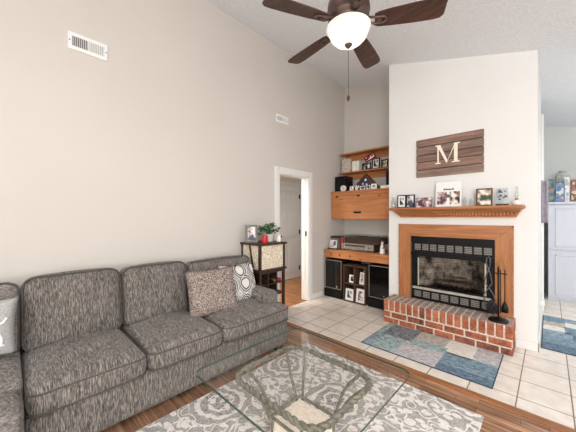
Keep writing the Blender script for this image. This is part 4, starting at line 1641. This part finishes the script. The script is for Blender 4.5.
def lowcab(label, x0, x1):
    t = thing('base_cabinet', label, 'cabinet', ((x0 + x1) / 2, 4.2, 0), group='black cabinets under the alcove counter')
    MB().box(x0, x1, 3.925, 4.55, 0.0, 0.655, 0, 0.004).build('body', 'black', t)
    MB().box(x0 - 0.003, x1 + 0.003, 3.895, 3.93, 0.0, 0.135, 0, 0.004).build('plinth', 'black', t)
    d = MB().box(x0 + 0.006, x1 - 0.006, 3.905, 3.924, 0.15, 0.65, 0, 0.004).build('door', 'darkglass', t)
    b = MB()
    e = 0.009
    for a, c_, z0, z1 in ((x0 + 0.012, x0 + 0.012 + e, 0.155, 0.645), (x1 - 0.012 - e, x1 - 0.012, 0.155, 0.645), (x0 + 0.012, x1 - 0.012, 0.155, 0.155 + e), (x0 + 0.012, x1 - 0.012, 0.645 - e, 0.645)):
        b.box(a, c_, 3.900, 3.906, z0, z1)
    b.build('metal_trim', 'silver', d)
    MB().cyl((x1 - 0.10, 3.898, 0.20), (x1 - 0.10, 3.906, 0.20), 0.012, seg=12).build('knob', 'chrome', d)


lowcab('left black glass fronted cabinet under the alcove counter', -2.868, -2.51)
lowcab('right black glass fronted cabinet next to the chimney wall', -2.035, -1.68)

# crate shelf
cr = thing('crate_shelf', 'rough brown wood crate shelf between the two black cabinets', 'shelf', (-2.27, 4.05, 0))
b = MB()
kx0, kx1, ky0, ky1, kz = -2.475, -2.068, 3.88, 4.16, 0.60
b.box(kx0, kx0 + 0.018, ky0, ky1, 0, kz)
b.box(kx1 - 0.018, kx1, ky0, ky1, 0, kz)
b.box(kx0 + 0.018, kx1 - 0.018, ky0, ky1, kz - 0.018, kz)
b.box(kx0 + 0.018, kx1 - 0.018, ky0, ky1, 0.0, 0.018)
b.box(kx0 + 0.018, kx1 - 0.018, ky0 + 0.005, ky1, 0.29, 0.308)
b.box(-2.281, -2.263, ky0 + 0.005, ky1, 0.018, 0.29)
b.box(-2.281, -2.263, ky0 + 0.005, ky1, 0.308, kz - 0.018)
b.build('box', 'cratewood', cr)
b = MB()
for i in range(5):
    z0 = 0.006 + i * 0.119
    b.box(kx0 + 0.005, kx1 - 0.005, ky1 - 0.001, ky1 + 0.01, z0, z0 + 0.108)
b.build('back_slats', 'darkwood', cr)
gc = 'framed photos in the crate shelf'
picture('white framed portrait in the lower left crate opening', (-2.375, 3.90, 0.020), 0.145, 0.185, 0, -8, 'white', 0.016, 0.018, PH[3], gc)
picture('taller white framed photo in the lower right crate opening', (-2.175, 3.90, 0.020), 0.15, 0.215, 0, -8, 'white', 0.016, 0.018, PH[12], gc)
picture('small white framed photo in the upper left crate opening', (-2.34, 3.93, 0.310), 0.105, 0.125, 0, -8, 'white', 0.014, 0.01, PH[8], gc)
picture('narrow tilted white photo in the upper right crate opening', (-2.165, 3.93, 0.310), 0.085, 0.19, -8, -9, 'white', 0.01, 0.008, PH[4], gc)

# on the counter
t = thing('stereo_receiver', 'silver fronted stereo receiver on the alcove counter', 'stereo', (-2.34, 4.25, CZ))
MB().box(-2.64, -2.03, 4.09, 4.44, CZ + 0.012, CZ + 0.118, 0, 0.004).build('case', 'darkwood', t)
fp = MB().box(-2.635, -2.035, 4.078, 4.092, CZ + 0.016, CZ + 0.114, 0, 0.003).build('face_panel', 'silver', t)
B(-2.56, -2.18, 4.074, 4.079, CZ + 0.066, CZ + 0.10).build('tuner_window', 'ventgrey', fp)
for x in (-2.53, -2.45, -2.37, -2.29, -2.21):
    MB().cyl((x, 4.068, CZ + 0.04), (x, 4.079, CZ + 0.04), 0.010, seg=12).build('button', 'chrome', fp)
for x in (-2.605, -2.11):
    MB().cyl((x, 4.06, CZ + 0.065), (x, 4.079, CZ + 0.065), 0.022, seg=18).build('dial', 'chrome', fp)
for x in (-2.6, -2.07):
    for y in (4.12, 4.40):
        MB().cyl((x, y, CZ + 0.0005), (x, y, CZ + 0.013), 0.015, seg=10).build('foot', 'black', t)
t = thing('record_player', 'dark wood record player on top of the silver receiver', 'record player', (-2.28, 4.27, CZ + 0.118))
z0 = CZ + 0.119
MB().box(-2.60, -1.955, 4.12, 4.45, z0, z0 + 0.105, 0, 0.004).build('plinth', 'darkwood', t)
MB().lathe([(0.001, 0), (0.14, 0.001), (0.142, 0.008), (0.001, 0.009)], (-2.34, 4.29, z0 + 0.105), 32).build('platter', 'black', t)
b = MB()
b.cyl((-2.08, 4.38, z0 + 0.105), (-2.08, 4.38, z0 + 0.135), 0.016)
b.tube([(-2.08, 4.38, z0 + 0.13), (-2.10, 4.25, z0 + 0.128), (-2.17, 4.18, z0 + 0.122)], 0.005, 8)
b.build('tone_arm', 'chrome', t)
b = MB()
for x0, x1, y0, y1 in ((-2.598, -2.594, 4.122, 4.448), (-1.961, -1.957, 4.122, 4.448), (-2.594, -1.961, 4.122, 4.126), (-2.594, -1.961, 4.444, 4.448)):
    b.box(x0, x1, y0, y1, z0 + 0.105, z0 + 0.14)
b.build('dust_cover', 'clearglass', t)
tag(MB().box(-2.868, -2.68, 4.00, 4.06, CZ, CZ + 0.02, 0).build('tray', 'darkwood'), 'thin dark tray under the photo card at the counter left end', 'tray')
picture('white bordered photo card at the left end of the alcove counter', (-2.765, 4.005, CZ + 0.021), 0.145, 0.14, 0, -6, 'white', 0.016, 0, PH[11])
t = thing('storage_box', 'dark patterned box behind the white photo card', 'box', (-2.76, 4.16, CZ))
MB().box(-2.865, -2.70, 4.09, 4.24, CZ, CZ + 0.19, 0, 0.004).build('box_body', 'greyframe', t)
MB().box(-2.868, -2.697, 4.087, 4.243, CZ + 0.19, CZ + 0.225, 0, 0.004).build('lid', 'darkwood', t)
t = thing('red_canister', 'red canister between the dark box and the record player', 'canister', (-2.672, 4.16, CZ))
MB().lathe([(0.001, 0), (0.027, 0.001), (0.028, 0.008), (0.028, 0.20), (0.024, 0.21)], (0, 0, 0), 20).build('canister_body', 'red', t, local=True)
MB().lathe([(0.026, 0.205), (0.029, 0.208), (0.029, 0.235), (0.001, 0.238)], (0, 0, 0), 20).build('lid', 'darkwood', t, local=True)
t = thing('china_figurine', 'white and brown china figurine right of the record player', 'figurine', (-1.86, 4.02, CZ))
MB().lathe([(0.001, 0), (0.04, 0.001), (0.042, 0.02), (0.034, 0.03), (0.036, 0.07), (0.022, 0.13), (0.012, 0.15)], (0, 0, 0), 18).build('figure_body', 'ceramic', t, local=True)
MB().cushion((0, 0, 0.172), (0.02, 0.02, 0.026), 0.019, n=(6, 6, 6)).build('figure_head', 'cream', t, local=True)
b = MB()
b.tube([(0.02, 0, 0.12), (0.036, -0.02, 0.10), (0.02, -0.034, 0.085)], 0.008, 6)
b.tube([(-0.02, 0, 0.12), (-0.036, -0.02, 0.10), (-0.02, -0.034, 0.085)], 0.008, 6)
b.build('figure_arms', 'brownframe', t, local=True)
MB().lathe([(0.024, 0.18), (0.03, 0.182), (0.018, 0.186), (0.016, 0.21), (0.001, 0.214)], (0, 0, 0), 14).build('figure_hat', 'brownframe', t, local=True)


# on the wall cabinet
def speaker(label, x0, x1, y0, y1, z0, h):
    t = thing('loudspeaker', label, 'speaker', ((x0 + x1) / 2, (y0 + y1) / 2, z0), group='black speakers on the pine cabinet')
    MB().box(x0, x1, y0, y1, z0, z0 + h, 0, 0.004).build('case', 'blackgloss', t)
    g_ = MB().box(x0 + 0.008, x1 - 0.008, y0 - 0.012, y0, z0 + 0.01, z0 + h - 0.01, 0, 0.004).build('grille', 'black', t)
    MB().cyl(((x0 + x1) / 2, y0 - 0.013, z0 + h * 0.35), ((x0 + x1) / 2, y0 - 0.011, z0 + h * 0.35), min((x1 - x0) * 0.36, 0.09), seg=24).build('woofer_ring', 'blackmetal', g_)


speaker('boxy black speaker at the left end of the pine cabinet', -2.885, -2.655, 4.25, 4.50, UZ, 0.29)
speaker('narrow black speaker at the right end of the pine cabinet', -1.925, -1.775, 4.30, 4.42, UZ + 0.0, 0.30)
t = thing('flag_case', 'triangular wooden flag case with a folded star flag', 'flag case', (-2.31, 4.33, UZ))
w_, h_ = 0.295, 0.30
ty0, ty1 = 4.32, 4.41
o3, i3 = [(-w_, 0), (w_, 0), (0, h_)], [(-w_ + 0.066, 0.025), (w_ - 0.066, 0.025), (0, h_ - 0.042)]
b = MB()
for i in range(3):
    j = (i + 1) % 3
    poly = [o3[i], o3[j], i3[j], i3[i]]
    b.prism(poly, lambda u, v: (-2.31 + u, ty0, UZ + v), lambda u, v: (-2.31 + u, ty1, UZ + v))
b.build('wood_frame', 'brownframe', t)
fl_ = MB()
fl_.prism(i3, lambda u, v: (-2.31 + u, ty0 + 0.02, UZ + v), lambda u, v: (-2.31 + u, ty1 - 0.005, UZ + v))
fo = fl_.build('folded_flag', 'navy', t)


def star(mb, cx, cz, r, y):
    pts = []
    for k in range(10):
        a = pi / 2 + k * pi / 5
        rr = r if k % 2 == 0 else r * 0.4
        pts.append((cx + rr * cos(a), cz + rr * sin(a)))
    mb.prism(pts, lambda u, v: (u, y, v), lambda u, v: (u, y + 0.004, v))


b = MB()
for dx, dz, r in ((0.0, 0.19, 0.032), (-0.135, 0.085, 0.026), (0.02, 0.11, 0.026), (0.12, 0.075, 0.024), (-0.05, 0.125, 0.022)):
    star(b, -2.31 + dx, UZ + dz, r, ty0 + 0.017)
b.build('stars', 'white', fo)
t = thing('round_clock', 'small round white clock in front of the boxy speaker', 'clock', (-2.665, 4.18, UZ))
MB().cyl((-2.665, 4.18, UZ + 0.055), (-2.665, 4.205, UZ + 0.055), 0.054, seg=28).build('case', 'white', t)
MB().cyl((-2.665, 4.177, UZ + 0.055), (-2.665, 4.181, UZ + 0.055), 0.044, seg=28).build('dial', 'cream', t)
b = MB()
b.box(-2.667, -2.663, 4.175, 4.178, UZ + 0.055, UZ + 0.09)
b.box(-2.667, -2.640, 4.175, 4.178, UZ + 0.053, UZ + 0.057)
b.build('hands', 'black', t)
b = MB()
b.box(-2.70, -2.63, 4.18, 4.22, UZ, UZ + 0.008)
b.build('stand', 'white', t)
gs = 'small frames on the pine wall cabinet'
picture('small white frame with a dark portrait right of the round clock', (-2.49, 4.17, UZ), 0.07, 0.08, 0, -6, 'white', 0.012, 0, PH[0], gs)
t = thing('angel_figurine', 'small white winged figurine before the left corner of the flag case', 'figurine', (-2.40, 4.19, UZ))
MB().lathe([(0.001, 0), (0.026, 0.001), (0.024, 0.01), (0.010, 0.065), (0.006, 0.07)], (0, 0, 0), 14).build('gown', 'ceramic', t, local=True)
MB().cushion((0, 0, 0.082), (0.013, 0.013, 0.014), 0.012, n=(5, 5, 5)).build('head', 'cream', t, local=True)
b = MB()
for s in (-1, 1):
    b.prism([(s * 0.005, 0.045), (s * 0.038, 0.085), (s * 0.036, 0.05), (s * 0.012, 0.03)], lambda u, v: (u, 0.008, v), lambda u, v: (u, 0.013, v))
b.build('wings', 'ceramic', t, local=True)
picture('small white frame with blue picture below the flag case peak', (-2.28, 4.17, UZ), 0.09, 0.07, 0, -6, 'white', 0.008, 0, PH[6], gs)
picture('white frame with a single dark spot, rightmost of the small frames', (-2.075, 4.17, UZ), 0.10, 0.09, 0, -6, 'white', 0.026, 0, PH[3], gs)
picture('little pale frame tucked between the blue picture and the spotted frame', (-2.185, 4.19, UZ), 0.06, 0.075, 0, -6, 'white', 0.008, 0, PH[10], gs)
tag(MB().lathe([(0.001, 0), (0.022, 0.001), (0.03, 0.02), (0.024, 0.04), (0.012, 0.05)], (-1.975, 4.18, UZ), 16).build('trinket_pot', 'darkwood'),
    'tiny dark pot on the pine cabinet left of the narrow speaker', 'pot')
tag(MB().box(-1.945, -1.76, 4.13, 4.22, UZ, UZ + 0.045, 0, 0.008).build('glass_dish', 'ceramic'), 'low pale dish in front of the narrow black speaker', 'dish')

# on the lower wall shelf
tag(MB().box(-2.835, -2.645, 4.40, 4.46, LZ, LZ + 0.245, 0, 0.004).build('patterned_box', 'paper'), 'square patterned grey box at the left end of the lower pine shelf', 'box')
gb = 'pale books on the lower pine shelf'
for i, (w, h, mt) in enumerate(((0.03, 0.185, 'cream'), (0.036, 0.19, 'ceramic'), (0.03, 0.18, 'cream'), (0.034, 0.186, 'ceramic'))):
    x = -2.615 + sum((0.03, 0.036, 0.03)[:i]) + 0.002 * i
    t = thing('book', ['first pale book beside the patterned box', 'second pale book from the patterned box', 'third pale book from the patterned box',
                       'fourth pale book, next to the black frames'][i], 'book', (x + w / 2, 4.46, LZ), group=gb)
    MB().box(x, x + w, 4.40, 4.52, LZ, LZ + h, 0, 0.003).build('cover', mt, t)
    B(x + 0.004, x + w - 0.004, 4.405, 4.521, LZ + 0.004, LZ + h + 0.0005).build('pages', 'white', t)
gl_ = 'black framed photos on the lower pine shelf'
picture('low wide black frame below the tilted frame on the lower shelf', (-2.345, 4.43, LZ), 0.16, 0.13, 3, -5, 'black', 0.018, 0, PH[8], gl_)
picture('upright black frame right of the tilted frame on the lower shelf', (-2.165, 4.42, LZ), 0.145, 0.185, -3, -5, 'black', 0.018, 0.012, PH[3], gl_)
t = picture('tilted black frame with red picture resting on two others', (-2.245, 4.400, LZ + 0.165), 0.20, 0.105, 0, -5, 'black', 0.015, 0, photo('red_print', 30, [(60, 20, 30), (206, 60, 76), (236, 222, 220)]), gl_, stand=False)
t.rotation_euler = (radians(-5), radians(-22), 0)
t = picture('arched black frame at the right end of the lower shelf', (-2.01, 4.43, LZ), 0.12, 0.145, 0, -5, 'black', 0.02, 0, PH[4], gl_)

# ------------------------------------------------------------------ passage on the right
wc = thing('white_cabinet', 'tall white panelled cabinet in the passage beyond the fireplace', 'cabinet', (0.6, 6.65, 0))
wx0, wx1, wy = -0.03, 1.25, 6.33
MB().box(wx0 + 0.012, wx1 - 0.012, wy + 0.02, YH - 0.01, 0.0, 1.60, 0, 0.004).build('body', 'cabwhite', wc)
MB().box(wx0 - 0.005, wx1 + 0.005, wy - 0.02, YH - 0.01, 1.60, 1.64, 0, 0.008).build('top_board', 'cabwhite', wc)
for z0, z1 in ((0.85, 1.585), (0.05, 0.82)):
    d = MB().box(wx0 + 0.015, wx1 - 0.015, wy, wy + 0.02, z0, z1, 0, 0.006).build('door', 'cabwhite', wc)
    b = MB()
    e = 0.05
    for a, c_, q0, q1 in ((wx0 + 0.1, wx0 + 0.1 + 0.02, z0 + e, z1 - e), (wx1 - 0.12, wx1 - 0.1, z0 + e, z1 - e), (wx0 + 0.1, wx1 - 0.1, z0 + e, z0 + e + 0.02), (wx0 + 0.1, wx1 - 0.1, z1 - e - 0.02, z1 - e)):
        b.box(a, c_, wy - 0.012, wy + 0.001, q0, q1, 0, 0.005)
    b.build('panel_moulding', 'cabwhite', d)
MB().box(wx0 + 0.02, wx1 - 0.02, wy + 0.03, wy + 0.05, 0.0, 0.05).build('plinth', 'cabwhite', wc)
WZ = 1.64
gk = 'groceries on top of the white cabinet'


def carton(label, x0, x1, y0, y1, h, cols, seed, name='food_carton'):
    t = thing(name, label, 'carton', ((x0 + x1) / 2, (y0 + y1) / 2, WZ), group=gk)
    MB().box(x0, x1, y0, y1, WZ, WZ + h, 0, 0.003).build('carton_body', cols[0], t)
    B(x0 + 0.006, x1 - 0.006, y0 - 0.002, y0 + 0.001, WZ + 0.02, WZ + h - 0.02).build('printed_front', photo('carton_print', seed, cols[1]), t)


M['cblue'] = plain('carton_blue', (40, 120, 176), 0.5)
M['cred'] = plain('carton_red', (176, 66, 52), 0.5)
M['cgreen'] = plain('carton_green', (84, 112, 104), 0.5)
M['kraft'] = plain('carton_brown', (146, 98, 70), 0.5)
carton('green and blue carton at the left end of the white cabinet', -0.02, 0.058, 6.40, 6.60, 0.39, ('cgreen', [(84, 96, 104), (108, 124, 124), (90, 148, 166), (176, 140, 110)]), 41)
carton('bright blue and white carton before the clear bag', 0.072, 0.172, 6.36, 6.48, 0.33, ('cblue', [(60, 116, 160), (80, 146, 182), (176, 120, 110), (200, 210, 218)]), 42)
carton('plain white carton right of the bright blue one', 0.178, 0.235, 6.38, 6.52, 0.40, ('white', [(196, 196, 200), (226, 226, 228), (236, 236, 238), (170, 172, 180)]), 43)
carton('rusty brown carton at the right edge of the picture', 0.252, 0.40, 6.38, 6.50, 0.36, ('kraft', [(120, 70, 50), (176, 110, 80), (90, 60, 60), (214, 186, 160)]), 44)
b = MB()
b.cushion((0.165, 6.64, WZ + 0.275), (0.095, 0.085, 0.27), 0.06, (0, 0, 0.0), (8, 8, 10), fn=lambda q, a, b_, g_: Vector((q.x * (1 - 0.25 * max(0, g_) ** 2) + 0.01 * sin(7 * g_ + 5 * a), q.y, q.z)))
tag(b.build('bread_bag', plain('clear_bag_grey', (176, 176, 172), 0.25, 0, 0.25, 24)), 'crinkled clear grey bag standing behind the bright blue carton', 'bag', gk)

t = thing('hanging_cloth', 'grey cloth hanging from a hook at the corner of the passage', 'cloth', (-0.06, 5.2, 1.3))
b = MB()
n = 14
rows = []
for side in (0, 1):
    for i in range(n + 1):
        f = i / n
        yy = 5.16 + 0.0 * f
        rows.append((f, side))
ring_pts = []
for z in [1.305 + 0.585 * k / 8 for k in range(9)]:
    row = []
    for i in range(n + 1):
        f = i / n
        row.append((XC1 + 0.004 + 0.072 * f, 5.20 + 0.012 * sin(f * 9 + z * 2), z))
    for i in range(n, -1, -1):
        f = i / n
        row.append((XC1 + 0.004 + 0.072 * f, 5.214 + 0.012 * sin(f * 9 + z * 2), z))
    ring_pts.append(row)
b.loft(ring_pts, 0, True, True, True)
b.build('cloth', 'slate', t)
MB().tube([(XC1, 5.207, 1.90), (XC1 + 0.03, 5.207, 1.90), (XC1 + 0.036, 5.207, 1.885)], 0.006, 6).build('hook', 'chrome', t)
t = thing('wall_outlet', 'white outlet low on the side of the chimney wall', 'outlet', (XC1, 4.75, 0.25))
MB().box(XC1, XC1 + 0.006, 4.70, 4.80, 0.25, 0.39, 0, 0.002).build('faceplate', 'white', t)
MB().box(XC1 + 0.006, XC1 + 0.045, 4.72, 4.78, 0.26, 0.33, 0, 0.006).build('night_light', 'white', t)
